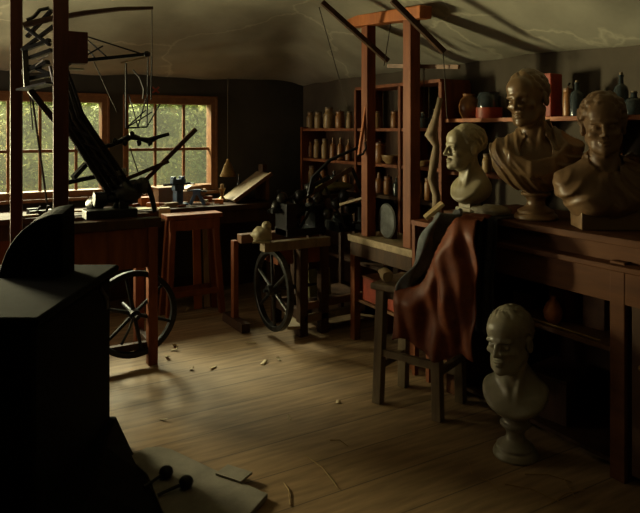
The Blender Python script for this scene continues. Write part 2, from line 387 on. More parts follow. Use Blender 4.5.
# ------------------------------------------------------------------ large furniture
# --- black iron stove, left foreground
st = thing('stove', 'large black iron stove with a quarter-round hood filling the left foreground', 'stove', CW(-1.62, 2.85), -AZ)
def SC(xc, d, z=0.0): return CW(xc, d, z)
XR = -1.055
bm = NB(); pts = [(-2.35, 3.25), (XR-0.02, 3.25), (XR+0.03, 2.9), (XR+0.10, 2.35), (-2.35, 2.35)]
def cpoly(bm, pts, z0, z1, pts1=None):
    pts1 = pts1 or pts
    lo = [bm.verts.new(CW(a, b, z0)) for a, b in pts]; hi = [bm.verts.new(CW(a, b, z1)) for a, b in pts1]
    n = len(pts); bm.faces.new(lo); bm.faces.new(hi[::-1])
    for i in range(n): bm.faces.new((lo[i], lo[(i+1) % n], hi[(i+1) % n], hi[i]))
bm = NB(); cpoly(bm, [(-2.3, 3.24), (XR, 3.24), (XR, 2.35), (-2.3, 2.35)], 0.10, 0.88); obj('firebox', bm, M['stove_iron'], st, world=True, bevel=0.03)
bm = NB(); cpoly(bm, [(-2.33, 3.27), (XR+0.03, 3.27), (XR+0.03, 2.33), (-2.33, 2.33)], 0.88, 0.915); obj('top_plate', bm, M['stove_iron'], st, world=True, bevel=0.012)
bm = NB(); cpoly(bm, [(-2.3, 3.25), (-0.97, 3.25), (-0.80, 2.95), (-0.60, 2.58), (-0.62, 2.3), (-2.3, 2.3)], 0.0, 0.15, [(-2.3, 3.25), (XR+0.02, 3.25), (XR+0.06, 2.95), (XR+0.14, 2.58), (XR+0.14, 2.3), (-2.3, 2.3)])
obj('flared_base', bm, M['stove_iron'], st, world=True, bevel=0.01)
# hood: half of a rounded dome, vertical on its right side
bm = NB(); prof = []
xr = (75-320)/640*3.12
for k in range(15):
    t = k/14; ang = t*math.pi/2
    prof.append((xr - 0.30*math.sin(ang), 0.90 + 0.34*math.cos(ang)))
prof += [(xr, 0.90)]
fr_, bk = 2.97, 3.12
A = [bm.verts.new(CW(x*1.0, bk, z)) for x, z in prof]; B = [bm.verts.new(CW(x, fr_, z-0.03 if z > 0.91 else z-0.0)) for x, z in prof]
bm.faces.new(A); bm.faces.new(B[::-1])
for i in range(len(A)): bm.faces.new((A[i], A[(i+1) % len(A)], B[(i+1) % len(A)], B[i]))
obj('hood', bm, M['stove_iron'], st, world=True, bevel=0.008)
bm = NB(); tube(bm, [CW(XR+0.02, 3.0, 0.86), CW(XR+0.035, 3.05, 0.80), CW(XR+0.02, 3.1, 0.74)], 0.012, 8); obj('handle', bm, M['iron'], st, world=True, smooth=True)

# --- grey hearth slab with a mended corner
sl = thing('hearth_slab', 'chipped grey hearth slab lying on the floorboards in front of the stove', 'slab', G(190, 485), 0)
a, b_, c, d_ = G(155, 452, 0.02), G(268, 497, 0.02), CW(-0.28, 2.35), G(120, 466, 0.02)
def gp_(v, z): w = Vector(v); w.z = z; return w
bm = NB(); pl4 = [G(128, 462), G(146, 452), G(160, 451), G(172, 454), G(222, 478), G(268, 499), CW(-0.34, 2.5), CW(-0.62, 2.40), CW(-0.61, 2.56), CW(-0.79, 2.93)]
lo = [bm.verts.new(gp_(v, 0.001)) for v in pl4]; hi = [bm.verts.new(gp_(v, 0.024)) for v in pl4]
bm.faces.new(lo); bm.faces.new(hi[::-1])
for i in range(len(lo)): bm.faces.new((lo[i], lo[(i+1) % len(lo)], hi[(i+1) % len(lo)], hi[i]))
obj('slab', bm, M['slab'], sl, world=True, bevel=0.004)
bm = NB(); box(bm, gp_(G(234, 480), 0.029), (0.14, 0.09, 0.010), rz=-AZ-0.5); obj('corner_patch', bm, M['slab'], sl, world=True)
for i, (hx, hy, tx, ty, lab) in enumerate(((166, 472, 144, 487, 'black iron poker on the grey slab, the one nearer the slab tip at the back'), (186, 482, 158, 495, 'black iron poker on the grey slab, the one nearer the viewer'))):
    h, t = G(hx, hy, 0.05), G(tx, ty, 0.036)
    p = thing('fire_poker', lab, 'poker', gp_(h, 0.024), 0, 'fire pokers on the hearth slab')
    bm = NB(); tube(bm, [t, h], 0.0075, 8); obj('rod', bm, M['iron'], p, world=True, smooth=True)
    bm = NB(); blob(bm, gp_(h, 0.05), (0.033, 0.033, 0.030), i, 0.05, 2); obj('knob', bm, M['iron'], p, world=True, smooth='all')

# --- bench along the window wall
xb0, xb1 = -5.0, onY(272, -0.4)[0].x
wb_ = thing('window_bench', 'long brown workbench running along the wall beneath both windows', 'workbench', ((xb0+xb1)/2, -0.32, 0), 0)
BZ = 0.90
bm = NB(); box(bm, ((xb0+xb1)/2, -0.33, BZ-0.025), (xb1-xb0, 0.60, 0.05)); obj('bench_top', bm, M['dark_wood'], wb_, world=True, bevel=0.004)
bm = NB(); box(bm, ((xb0+xb1)/2, -0.59, BZ-0.11), (xb1-xb0-0.1, 0.03, 0.12)); obj('apron', bm, M['dark_wood'], wb_, world=True)
bm = NB(); box(bm, (-3.6, -0.56, 0.45), (1.9, 0.03, 0.80)); obj('front_panel', bm, M['red_wood'], wb_, world=True)
bm = NB(); box(bm, (-2.1, -0.045, 0.45), (1.1, 0.02, 0.80)); obj('back_panel', bm, M['dark_wood'], wb_, world=True)
for x in (xb0+0.08, -3.7, -2.68, -1.9, xb1-0.07):
    bm = NB(); box(bm, (x, -0.53, 0.425), (0.075, 0.075, 0.85)); obj('leg', bm, M['dark_wood'], wb_, world=True)
bm = NB(); box(bm, ((xb0+xb1)/2-0.5, -0.035, BZ+0.085), (2.9, 0.03, 0.02)); obj('tool_ledge', bm, M['red_wood'], wb_, world=True)

# --- trestle stool in front of the bench
zt = 0.875
s_ = onY(192, -0.80)[0]
sl_x0, sl_x1 = onY(164, s_.y)[0].x, onY(219, s_.y)[0].x
ts = thing('trestle_table', 'small plain wooden trestle table standing in front of the window bench', 'table', s_, 0)
bm = NB(); box(bm, (s_.x, s_.y, zt-0.02), (sl_x1-sl_x0, 0.18, 0.04)); obj('table_top', bm, M['red_wood'], ts, world=True, bevel=0.004)
bm = NB(); box(bm, (s_.x, s_.y-0.07, zt-0.09), (sl_x1-sl_x0-0.05, 0.025, 0.09)); obj('apron', bm, M['red_wood'], ts, world=True)
for sx_, sy_ in ((-1, -1), (1, -1), (-1, 1), (1, 1)):
    tx = s_.x + sx_*((sl_x1-sl_x0)/2-0.06); fx = tx + sx_*0.05
    bm = NB(); bar(bm, (fx, s_.y+sy_*0.10, 0.0), (tx, s_.y+sy_*0.06, zt-0.04), 0.045, 0.05); obj('leg', bm, M['red_wood'], ts, world=True)
for sy_ in (-1, 1):
    bm = NB(); bar(bm, (sl_x0+0.05, s_.y+sy_*0.09, 0.20), (sl_x1-0.05, s_.y+sy_*0.09, 0.20), 0.025, 0.045); obj('stretcher', bm, M['red_wood'], ts, world=True)
bm = NB(); box(bm, Vector((onY(197, -0.675)[0].x, -0.675, 0.415)), (0.07, 0.02, 0.82), rx=-0.06); 
o = obj('plank', bm, M['orange_wood'], cat='plank', label='upright orange wooden plank leaning under the window bench behind the trestle table')
bm = NB(); box(bm, Vector((onY(206, -0.675)[0].x, -0.675, 0.405)), (0.05, 0.02, 0.80), rx=-0.06)
o = obj('plank', bm, M['pale_wood'], cat='plank', label='narrow pale batten leaning under the window bench beside the orange plank')
q = G(202, 297); bm = NB(); box(bm, (q.x, q.y+0.04, 0.024), (0.62, 0.16, 0.045)); obj('floor_plank', bm, M['board'], cat='plank', label='thick pale board lying flat on the floor under the trestle table', bevel=0.004)

# --- treadle lathe with the carving machine above it (left, before window 1)
cm = thing('carving_machine', 'tall dark sculpture-carving machine with posts and linkages before the left window', 'machine', Z(95, 4.3, 0), 0)
def part(nm, bm, m, parent=cm, **k): return obj(nm, bm, m, parent, world=True, **k)
pA, pB = Z(61, 4.05, 0), Z(16.5, 4.35, 0)
for q, w in ((pA, 0.112), (pB, 0.090)):
    top = ceil_z(q.x, q.y)-0.03
    bm = NB(); box(bm, (q.x, q.y, top/2), (w*0.8, w*0.8, top), rz=-AZ*0.35); part('post', bm, M['maroon_wood'], bevel=0.006)
TZ = 1.00
tl_, tr_ = Z(52, 4.45, 0), Z(158, 4.40, 0); ty = tr_.y
x0t, x1t = onY(40, ty)[0].x, onY(160, ty)[0].x
bm = NB(); box(bm, ((x0t+x1t)/2, ty+0.02, TZ-0.03), (x1t-x0t, 0.10, 0.06)); box(bm, ((x0t+x1t)/2, ty+0.30, TZ-0.03), (x1t-x0t, 0.10, 0.06)); part('bed_rails', bm, M['dark_wood'], bevel=0.004)
bm = NB(); box(bm, ((x0t+x1t)/2, ty+0.01, TZ-0.20), (x1t-x0t-0.06, 0.03, 0.27)); part('apron', bm, M['red_wood'], bevel=0.004)
q = Z(152, 4.38, 0)
for xx, yy in ((q.x, q.y), (q.x, q.y+0.34), (x0t+0.1, q.y), (x0t+0.1, q.y+0.34)):
    bm = NB(); box(bm, (xx, yy, TZ/2-0.03), (0.065, 0.065, TZ-0.06)); part('leg', bm, M['red_wood'], bevel=0.004)
bm = NB(); box(bm, (q.x-0.01, q.y+0.17, 0.14), (0.04, 0.30, 0.05)); part('foot_rail', bm, M['dark_wood'])
bm = NB(); bar(bm, (x0t+0.1, q.y+0.03, 0.13), (q.x, q.y+0.03, 0.13), 0.04, 0.045); part('treadle', bm, M['dark_wood'])
def flywheel(nm, c, R, normal, parent, m, hub=0.035, rim=0.032, spokes=6, rot=0.25, width=0.045):
    n = Vector(normal).normalized(); up = Vector((0, 0, 1)); u = up.cross(n).normalized()
    rot_m = Matrix((u, up, n)).transposed().to_4x4(); mt = Matrix.Translation(c) @ rot_m
    bm = NB(); prof = [(R-rim, -width/2), (R, -width/2), (R, width/2), (R-rim, width/2)]
    seg = 48; rings = []
    for j in range(seg):
        t = 2*math.pi*j/seg
        rings.append([bm.verts.new(mt @ Vector((r*math.cos(t), r*math.sin(t), z))) for r, z in prof])
    for j in range(seg):
        A, B = rings[j], rings[(j+1) % seg]
        for k in range(4): bm.faces.new((A[k], A[(k+1) % 4], B[(k+1) % 4], B[k]))
    w = obj(nm, bm, m, parent, world=True, smooth=True, bevel=0.004)
    WORLD[w.name] = WORLD[parent.name]
    for k in range(spokes):
        t = rot + 2*math.pi*k/spokes; bm = NB()
        p0 = mt @ Vector((math.cos(t)*hub*0.6, math.sin(t)*hub*0.6, 0)); p1 = mt @ Vector((math.cos(t)*(R-rim*0.6), math.sin(t)*(R-rim*0.6), 0))
        tube(bm, [p0, p1], [0.015, 0.011], 8); obj('spoke', bm, m, w, world=True, smooth=True)
    bm = NB(); turn(bm, [(0, -0.05), (hub, -0.05), (hub*1.15, 0), (hub, 0.05), (0, 0.05)], mtx=mt, seg=16); obj('hub', bm, m, w, world=True, smooth=True)
    return w
wc = P(134, 314, 4.32)
flywheel('flywheel', wc, 0.292, (0, 1, 0), cm, M['iron'], rot=0.32, rim=0.036)
bm = NB(); tube(bm, [wc+Vector((0, -0.10, 0)), wc+Vector((0, 0.3, 0))], 0.013, 8); part('axle', bm, M['iron'], smooth=True)
bm = NB(); tube(bm, [wc+Vector((-0.02, -0.07, 0)), wc+Vector((-0.05, -0.07, -0.08)), wc+Vector((-0.1, -0.07, -0.17))], 0.009, 6); part('crank', bm, M['worn_iron'], smooth=True)
# lathe head, tailstock and clutter of castings (dark knot at 95-150, 170-262)
def pp(px, py, d=4.45): return P(px, py, d)
bm = NB()
box(bm, (pp(106, 212, 4.5).x, ty+.16, TZ+.03), (0.34, 0.16, 0.06)); box(bm, (pp(120, 212, 4.5).x, ty+.16, TZ+.10), (0.06, 0.12, 0.12))
turn(bm, [(0, -.12), (.05, -.12), (.05, -.04), (.028, -.03), (.028, .05), (.06, .06), (.06, .1), (0, .1)], mtx=Matrix.Translation(Vector((pp(108, 212, 4.5).x, ty+.16, TZ+.13))) @ Matrix.Rotation(math.pi/2, 4, 'Y'), seg=18)
part('headstock', bm, M['iron'], bevel=0.006)
bm = NB()
turn(bm, [(0, -.035), (.052, -.035), (.056, 0), (.052, .035), (0, .035)], mtx=Matrix.Translation(pp(95, 204)) @ Matrix.Rotation(1.3, 4, 'X') @ Matrix.Rotation(0.4, 4, 'Y'), seg=20)
part('pulley', bm, M['iron'], smooth=True)
bm = NB(); tube(bm, [pp(101, 210), pp(110, 213), pp(116, 208), pp(120, 198), pp(132, 188), pp(143, 180)], [0.018, 0.022, 0.024, 0.030, 0.026, 0.018], 10)
tube(bm, [pp(143, 180), pp(148, 186), pp(152, 198), pp(155, 212)], [0.022, 0.02, 0.018, 0.016], 10); part('curved_casting', bm, M['iron'], smooth=True)
bm = NB(); blob(bm, pp(128, 192), (0.10, 0.07, 0.085), 3, 0.35, 3); blob(bm, pp(142, 186), (0.055, 0.05, 0.06), 5, 0.3, 3); part('work_piece', bm, M['worn_iron'], smooth='all')
bm = NB(); box(bm, pp(121, 173), (0.085, 0.03, 0.03))
for k in range(5): box(bm, pp(116.5+2.4*k, 169.5), (0.011, 0.02, 0.022))
part('comb', bm, M['steel'])
bm = NB(); bar(bm, pp(60, 184, 4.3), pp(98, 176, 4.45), 0.03, 0.03); bar(bm, pp(73, 178, 4.3), pp(86, 164, 4.4), 0.03, 0.03); part('side_arm', bm, M['iron'])
# inclined trough of parallel rails
dirs = [((66, 78), (127, 205)), ((71, 76), (133, 199))]
bm = NB(); bar(bm, pp(60, 70, 4.22), pp(76, 125, 4.32), 0.04, 0.10); bar(bm, pp(73, 118, 4.32), pp(122, 194, 4.47), 0.04, 0.155); o = part('inclined_carriage', bm, M['iron'], bevel=0.003)
for off in (-10, -5, 0, 5, 10):
    bm = NB(); tube(bm, [pp(58+off*0.8, 66, 4.17), pp(73+off, 120-off*0.55, 4.27), pp(122+off, 194-off*0.7, 4.42)], 0.010, 6); part('carriage_rail', bm, M['worn_iron'] if off in (-10, 0, 5) else M['iron'])
for k in range(5):
    t = 0.15+k*0.18; p = pp(73, 120, 4.27).lerp(pp(124, 196, 4.42), t); bm = NB(); bar(bm, p+CW(-0.06, 0, 0.03)-CW(0, 0), p+CW(0.06, 0, -0.03)-CW(0, 0), 0.02, 0.016); part('cross_bar', bm, M['iron'])
bm = NB(); bar(bm, pp(30, 90, 4.2), pp(64, 132, 4.3), 0.035, 0.04); part('lower_strut', bm, M['iron'])
# wood block with iron arms near the ceiling
bm = NB(); box(bm, pp(76, 48, 4.1), (0.13, 0.10, 0.20)); part('wood_block', bm, M['maroon_wood'], bevel=0.005)
bm = NB(); box(bm, pp(74, 69, 4.1), (0.11, 0.05, 0.012)); part('pale_shim', bm, M['steel'])
def poly(pts, d=4.2): return [P(x, y, (p[2] if len(p) > 2 else d)) for p in pts for x, y in [p[:2]]]
bm = NB(); tube(bm, poly([(24, 25), (50, 19), (85, 13), (120, 9), (153, 8)]), [0.022, 0.02, 0.018, 0.015, 0.011], 8); part('long_boom', bm, M['dark_wood'], smooth=True)
bm = NB(); bar(bm, P(78, 61, 4.2), P(148, 54, 4.2), 0.016, 0.022); part('bracket_arm', bm, M['iron'])
bm = NB(); blob(bm, P(147, 54, 4.2), (0.022, 0.022, 0.022), 1, 0.1, 2); part('arm_knob', bm, M['iron'], smooth='all')
for a, b2 in (((82, 35), (142, 54)), ((82, 35), (107, 57)), ((83, 44), (95, 58)), ((60, 70), (103, 46))):
    bm = NB(); tube(bm, poly([a, b2]), 0.0055, 6); part('stay', bm, M['iron'])
bm = NB(); bar(bm, P(121, 63, 4.2), P(147, 57, 4.2), 0.014, 0.010); part('pale_link', bm, M['board'])
# hanging frame of thin rods
for a, b2 in (((126, 63), (126, 128)), ((148, 56), (147, 127)), ((126, 128), (147, 127)), ((129, 95), (138, 127)), ((146, 98), (138, 127)), ((126, 128), (152, 112)), ((160, 104), (147, 127)), ((152, 56), (151, 100)), ((127, 127), (146, 110))):
    bm = NB(); tube(bm, poly([a, b2], 4.25), 0.0065 if a[0] == b2[0] or abs(a[1]-b2[1]) < 3 else 0.0045, 6); part('hanging_rod', bm, M['iron'])
bm = NB(); tube(bm, poly([(133, 70), (140, 78), (144, 90), (143, 99)], 4.25), 0.006, 6); part('curved_spring', bm, M['worn_iron'], smooth=True)
bm = NB()
for s in (1, -1): bar(bm, P(152.5, 90-3*s, 4.25), P(159, 90+3*s, 4.25), 0.012, 0.010)
part('red_cross_piece', bm, M['red_paint'])
for a, b2, r in (((152, 8), (152, 58), 0.0035), ((94, 62), (117, 112), 0.004), ((32, 96), (47, 203), 0.007), ((30, 95), (33, 130), 0.004), ((130, 148), (138, 172), 0.004)):
    bm = NB(); tube(bm, poly([a, b2], 4.25), r, 6); part('cord', bm, M['rope'])
# knot of arms between the posts
for a, b2, w in (((26, 28), (50, 45), .03), ((22, 50), (54, 26), .03), ((27, 37), (52, 10), .03), ((24, 50), (50, 40), .035), ((30, 58), (52, 50), .035), ((24, 72), (48, 62), .045), ((30, 66), (50, 74), .03), ((26, 80), (51, 74), .04), ((25, 50), (27, 88), .035)):
    bm = NB(); bar(bm, P(*a, 4.25), P(*b2, 4.2), w, w*0.7); part('iron_arm', bm, M['iron'], bevel=0.003)
bm = NB(); bar(bm, P(22, 90, 4.2), P(52, 83, 4.1), 0.10, 0.012); part('tray', bm, M['iron'])
bm = NB(); bar(bm, P(36, 66, 4.15), P(44, 60, 4.12), 0.012, 0.008); bar(bm, P(38, 60, 4.15), P(49, 55, 4.12), 0.012, 0.008); part('bright_key', bm, M['steel'])
bm = NB(); tube(bm, poly([(27, 20), (34, 17), (40, 10), (49, 8)], 4.15), 0.012, 6); part('grey_horn', bm, M['worn_iron'], smooth=True)
# jointed arm across the window gap and the two long shafts
bm = NB(); tube(bm, poly([(90, 152), (101, 147), (112, 145), (124, 140), (131, 136), (141, 139), (149, 141), (158, 137), (169, 134)], 4.4), [.012, .02, .014, .022, .026, .014, .024, .014, .012], 8); part('jointed_arm', bm, M['iron'], smooth='all')
for q in ((115, 141), (132, 134), (139, 143), (150, 143), (105, 152), (125, 143)):
    bm = NB(); blob(bm, P(*q, 4.38), (0.018, 0.018, 0.022), q[0], 0.2, 2); part('joint_knuckle', bm, M['iron'], smooth='all')
bm = NB(); bar(bm, P(110, 216, 4.5), P(196, 129, 4.75), 0.022, 0.028, 0.030, 0.034); part('long_shaft', bm, M['dark_wood'], bevel=0.004)
bm = NB(); bar(bm, P(110, 186, 4.5), P(169, 161, 4.6), 0.022, 0.028); part('short_shaft', bm, M['dark_wood'], bevel=0.004)
bm = NB(); tube(bm, poly([(96, 228), (101, 224), (107, 223), (112, 227), (111, 233)], 4.3), 0.007, 6); part('wire_loop', bm, M['iron'], smooth=True)

# ---------------------------------------------------------------- treadle lathe in the middle of the room
LZ = 0.755
L0 = Z(304, 4.95, 0); yF = L0.y; xA = onY(252, yF)[0].x; xE = -0.78
cl = thing('treadle_lathe', 'heavy dark treadle lathe with a spoked flywheel in the middle of the room', 'lathe', ((xA+xE)/2, yF+0.25, 0), 0)
def lp(nm, bm, m, **k): return obj(nm, bm, m, cl, world=True, **k)
xL_ = L0.x
for i, y in enumerate((yF+0.035, yF+0.47)):
    bm = NB(); box(bm, ((xA+xE)/2+0.05, y, LZ-0.035), (xE-xA-0.1, 0.085, 0.07)); lp('bed_rail', bm, M['grey_wood'] if i == 0 else M['brown_wood'], bevel=0.004)
bm = NB(); box(bm, ((xL_+xE)/2, yF+0.25, LZ-0.085), (xE-xL_, 0.40, 0.03)); lp('under_shelf', bm, M['dark_wood'])
bm = NB(); box(bm, ((xL_+xE)/2, yF+0.03, LZ-0.13), (xE-xL_-0.06, 0.025, 0.12)); lp('apron', bm, M['red_wood'], bevel=0.003)
bm = NB(); box(bm, (xL_-0.10, yF+0.25, LZ-0.14), (0.14, 0.28, 0.13)); lp('side_box', bm, M['red_wood'], bevel=0.004)
for x in (xL_, xE-0.05):
    for y in (yF+0.03, yF+0.48):
        bm = NB(); box(bm, (x, y, (LZ-0.07)/2), (0.07, 0.07, LZ-0.07)); lp('leg', bm, M['dark_wood'], bevel=0.004)
    bm = NB(); box(bm, (x, yF+0.25, 0.16), (0.05, 0.40, 0.07)); lp('end_rail', bm, M['dark_wood'])
for z, y, m, xr2 in ((0.13, yF+0.02, 'grey_wood', -0.44), (0.22, yF+0.05, 'brown_wood', -0.44), (0.16, yF+0.49, 'brown_wood', xE)):
    bm = NB(); bar(bm, (xL_, y, z), (xr2, y, z+(0.02 if y < yF+0.1 else 0)), 0.05, 0.055); lp('long_rail', bm, M[m], bevel=0.004)
bm = NB(); bar(bm, (xL_-0.1, yF-0.02, 0.09), (xE-0.2, yF+0.30, 0.12), 0.10, 0.025); lp('treadle', bm, M['board'], bevel=0.003)
wc2 = P(273, 290, 4.93); wc2.z = 0.37
flywheel('flywheel', wc2, 0.312, (1, 0, 0), cl, M['worn_iron'], rot=0.42, rim=0.038, hub=0.04)
bm = NB(); tube(bm, [wc2+Vector((-0.08, 0, 0)), wc2+Vector((0.45, 0, 0))], 0.014, 8); tube(bm, [wc2+Vector((0.2, 0, 0)), wc2+Vector((0.2, -0.06, -0.12)), wc2+Vector((0.27, -0.06, -0.12)), wc2+Vector((0.27, 0, 0))], 0.012, 8); lp('crankshaft', bm, M['iron'], smooth=True)
for x in (wc2.x-0.09, ):
    bm = NB(); box(bm, (x-0.05, wc2.y+0.42, 0.35), (0.045, 0.06, 0.70)); lp('wheel_post', bm, M['red_wood'], bevel=0.004)
bm = NB(); bar(bm, (wc2.x-0.14, wc2.y+0.2, 0.04), (wc2.x-0.14, wc2.y+0.6, 0.04), 0.07, 0.07); lp('wheel_foot', bm, M['dark_wood'])
def q5(px, py, d=5.15): return P(px, py, d)
# head- and tailstock, mandrel, slide rest
bm = NB(); box(bm, (xL_-0.03, yF+0.24, LZ+0.13), (0.10, 0.20, 0.26)); box(bm, (xL_+0.22, yF+0.24, LZ+0.12), (0.06, 0.18, 0.24)); box(bm, (xL_+0.1, yF+0.24, LZ+0.03), (0.36, 0.22, 0.06)); lp('headstock', bm, M['iron'], bevel=0.008)
bm = NB(); turn(bm, [(0, -.28), (.02, -.28), (.02, -.12), (.10, -.11), (.10, -.08), (.075, -.07), (.075, -.04), (.055, -.03), (.055, 0), (.02, .01), (.02, .14), (.05, .15), (.05, .19), (0, .2)], mtx=Matrix.Translation((xL_+0.12, yF+0.24, LZ+0.2)) @ Matrix.Rotation(math.pi/2, 4, 'Y'), seg=24); lp('cone_pulley', bm, M['iron'], smooth=True)
bm = NB(); box(bm, (xL_+0.75, yF+0.24, LZ+0.11), (0.10, 0.15, 0.22)); box(bm, (xL_+0.72, yF+0.24, LZ+0.03), (0.2, 0.22, 0.06)); tube(bm, [(xL_+0.6, yF+0.24, LZ+0.2), (xL_+0.95, yF+0.24, LZ+0.2)], 0.018, 10); lp('tailstock', bm, M['iron'], bevel=0.006)
bm = NB(); turn(bm, [(0, -.01), (.06, -.01), (.066, 0), (.06, .01), (0, .01)], mtx=Matrix.Translation((xL_+0.96, yF+0.24, LZ+0.2)) @ Matrix.Rotation(math.pi/2, 4, 'Y'), seg=20); lp('hand_wheel', bm, M['iron'], smooth=True)
bm = NB(); box(bm, (xL_+0.45, yF+0.20, LZ+0.05), (0.16, 0.24, 0.08)); box(bm, (xL_+0.45, yF+0.14, LZ+0.12), (0.10, 0.14, 0.06)); tube(bm, [(xL_+0.45, yF-0.06, LZ+0.1), (xL_+0.45, yF+0.3, LZ+0.1)], 0.012, 8); tube(bm, [(xL_+0.41, yF-0.06, LZ+0.1), (xL_+0.49, yF-0.06, LZ+0.1), (xL_+0.49, yF-0.10, LZ+0.1)], 0.009, 6); lp('slide_rest', bm, M['worn_iron'], bevel=0.004)
# overhead braces above the lathe bed
for i, (a, b2, w, m) in enumerate((((268, 212), (330, 176), .03, 'iron'), ((288, 208), (352, 168), .035, 'dark_wood'), ((300, 205), (318, 172), .022, 'iron'), ((278, 190), (302, 232), .022, 'iron'), ((352, 168), (378, 232), .03, 'iron'), ((330, 176), (300, 228), .022, 'iron'), ((318, 172), (346, 228), .022, 'iron'))):
    bm = NB(); bar(bm, q5(*a), q5(*b2), w, w); lp('brace', bm, M[m], bevel=0.003)
for i, q in enumerate(((282, 198), (290, 206), (300, 196), (276, 206), (310, 188), (296, 214), (318, 198), (336, 204), (350, 208), (328, 214), (344, 196))):
    bm = NB(); blob(bm, q5(*q), (0.045, 0.04, 0.05), i, 0.4, 2); lp('cast_fitting', bm, M['iron'] if i % 3 else M['worn_iron'], smooth='all')
bm = NB(); tube(bm, poly([(308, 196), (312, 178), (330, 160), (352, 150), (362, 146)], 5.1), [.01, .014, .014, .012, .010], 8); lp('curved_arm', bm, M['iron'], smooth=True)

# --- gallows frame standing on the floor behind the lathe
g1, g2 = Z(368.5, 4.85, 0), Z(411.5, 4.36, 0)
gf = thing('gallows_frame', 'tall reddish timber gallows frame standing on the side bench, nearly touching the ceiling', 'frame', (g1+g2)/2, 0)
gz = 2.40
for q, w, hi_ in ((g1, 0.080, 2.385), (g2, 0.085, 2.42)):
    bm = NB(); box(bm, (q.x, q.y, (hi_+0.80)/2), (w, w, hi_-0.80)); obj('upright', bm, M['red_wood'], gf, world=True, bevel=0.005)
u = (g2-g1); u.z = 0; u.normalize()
p0, p1 = P(350, 23, 5.08), P(426, 12, 4.22)
bm = NB(); bar(bm, p0, p1, 0.10, 0.085); obj('cross_beam', bm, M['orange_wood'], gf, world=True, bevel=0.008)
bm = NB(); bar(bm, P(359, 155, 4.8), P(367, 100, 4.83), 0.02, 0.02); obj('batten', bm, M['orange_wood'], gf, world=True)
bm = NB(); tube(bm, poly([(357, 156), (363, 154), (366, 148), (365, 142)], 4.75), 0.009, 6); obj('hook', bm, M['iron'], gf, world=True, smooth=True)
def stick(name, a, b2, d0, d1, w, m, label, cat, group=None, r=None):
    bm = NB(); bar(bm, P(*a, d0), P(*b2, d1), w, w); return obj(name, bm, M[m], label=label, cat=cat, group=group, bevel=0.004)
stick('overhead_pole', (322, 2), (388, 61), 4.55, 4.72, 0.036, 'dark_wood', 'dark slanting pole passing behind the left upright of the gallows frame', 'pole')
stick('overhead_pole', (392, 0), (444, 52), 4.1, 4.2, 0.036, 'dark_wood', 'dark slanting pole crossing in front of the right upright of the gallows frame', 'pole')
bm = NB(); bar(bm, P(388, 66, 4.6), P(459, 67, 4.15), 0.022, 0.028); obj('hanging_stick', bm, M['brown_wood'], label='level brown stick hung from cords between gallows frame and right shelves', cat='stick')
def cord(a, b2, d, label, r=0.0038):
    bm = NB(); tube(bm, poly([a, b2], d), r, 6); obj('cord', bm, M['rope'], label=label, cat='cord', group='cords hanging from the ceiling')
cord((317, 0), (347, 106), 5.0, 'long thin cord slanting down left of the gallows frame')
cord((391, 22), (384, 66), 4.6, 'thin cord hanging between the two gallows uprights')
cord((424, 67), (424, 118), 4.37, 'thin cord hanging below the stick close to the right gallows upright')
cord((443, 50), (447, 118), 4.2, 'thin cord hanging from the end of the front slanting pole')
cord((228, 78), (228, 160), 5.6, 'thin pale cord holding the bell-shaped weight right of the window')

# --- side table to the right of the lathe
sb_ = thing('side_bench', 'narrow scuffed bench with red boxes beneath, carrying the gallows frame', 'workbench', (-0.545, -2.44, 0), 0)
def sbp(nm, bm, m, **k): return obj(nm, bm, M[m], sb_, world=True, **k)
bm = NB(); box(bm, (-0.545, -2.44, 0.775), (0.39, 0.80, 0.05)); sbp('bench_top', bm, 'board', bevel=0.004)
bm = NB(); box(bm, (-0.72, -2.44, 0.70), (0.025, 0.74, 0.10)); sbp('apron', bm, 'dark_wood')
for x in (-0.70, -0.39):
    for y in (-2.79, -2.09):
        bm = NB(); box(bm, (x, y, 0.375), (0.055, 0.055, 0.75)); sbp('leg', bm, 'red_wood')
bm = NB(); box(bm, (-0.545, -2.44, 0.30), (0.30, 0.66, 0.02)); sbp('lower_shelf', bm, 'brown_wood')
for y, w, h, l in ((-2.24, 0.20, 0.17, 'red box under the side bench, the one nearer the lathe'), (-2.55, 0.24, 0.13, 'red box under the side bench, the lower one nearer the chair')):
    t = thing('wooden_box', l, 'box', (-0.58, y, 0.31), 0)
    bm = NB(); box(bm, (0, 0, h/2), (0.18, w, h)); obj('box_body', bm, M['red_paint'], t, bevel=0.004)
    bm = NB(); box(bm, (0, 0, h+0.008), (0.19, w+0.01, 0.015)); obj('lid', bm, M['red_wood'], t, bevel=0.003)
# ---------------------------------------------------------------- shelving on the right wall
SX = -0.30
yL, yR = onX(302, SX)[0].y, onX(441, SX)[0].y
sh = thing('shelf_unit', 'open reddish shelf unit of jars and bottles in the far corner', 'shelving', (-0.16, (yL+yR)/2, 0), 0)
def sp(nm, bm, m='orange_wood', **k): return obj(nm, bm, M[m], sh, world=True, **k)
SHZ = [0.12, 0.45, 0.78, 1.06, 1.32, 1.615]
for z in SHZ:
    bm = NB(); box(bm, (-0.165, (yL+yR)/2, z-0.0125), (0.27, abs(yR-yL), 0.025)); sp('shelf', bm, 'red_wood' if z > 1.2 else 'dark_wood')
ups = []
for px in (302, 356, 400, 441):
    y = onX(px, SX)[0].y; ups.append(y); zt_ = 1.95 if px > 302 else 1.62
    if px == 302: zt_ = 1.63
    bm = NB(); box(bm, (-0.165, y, zt_/2), (0.29, 0.03, zt_)); sp('side_panel', bm, 'red_wood')
bm = NB(); box(bm, (-0.165, (ups[1]+ups[3])/2, 1.96), (0.29, abs(ups[3]-ups[1]), 0.025)); sp('shelf', bm, 'red_wood')
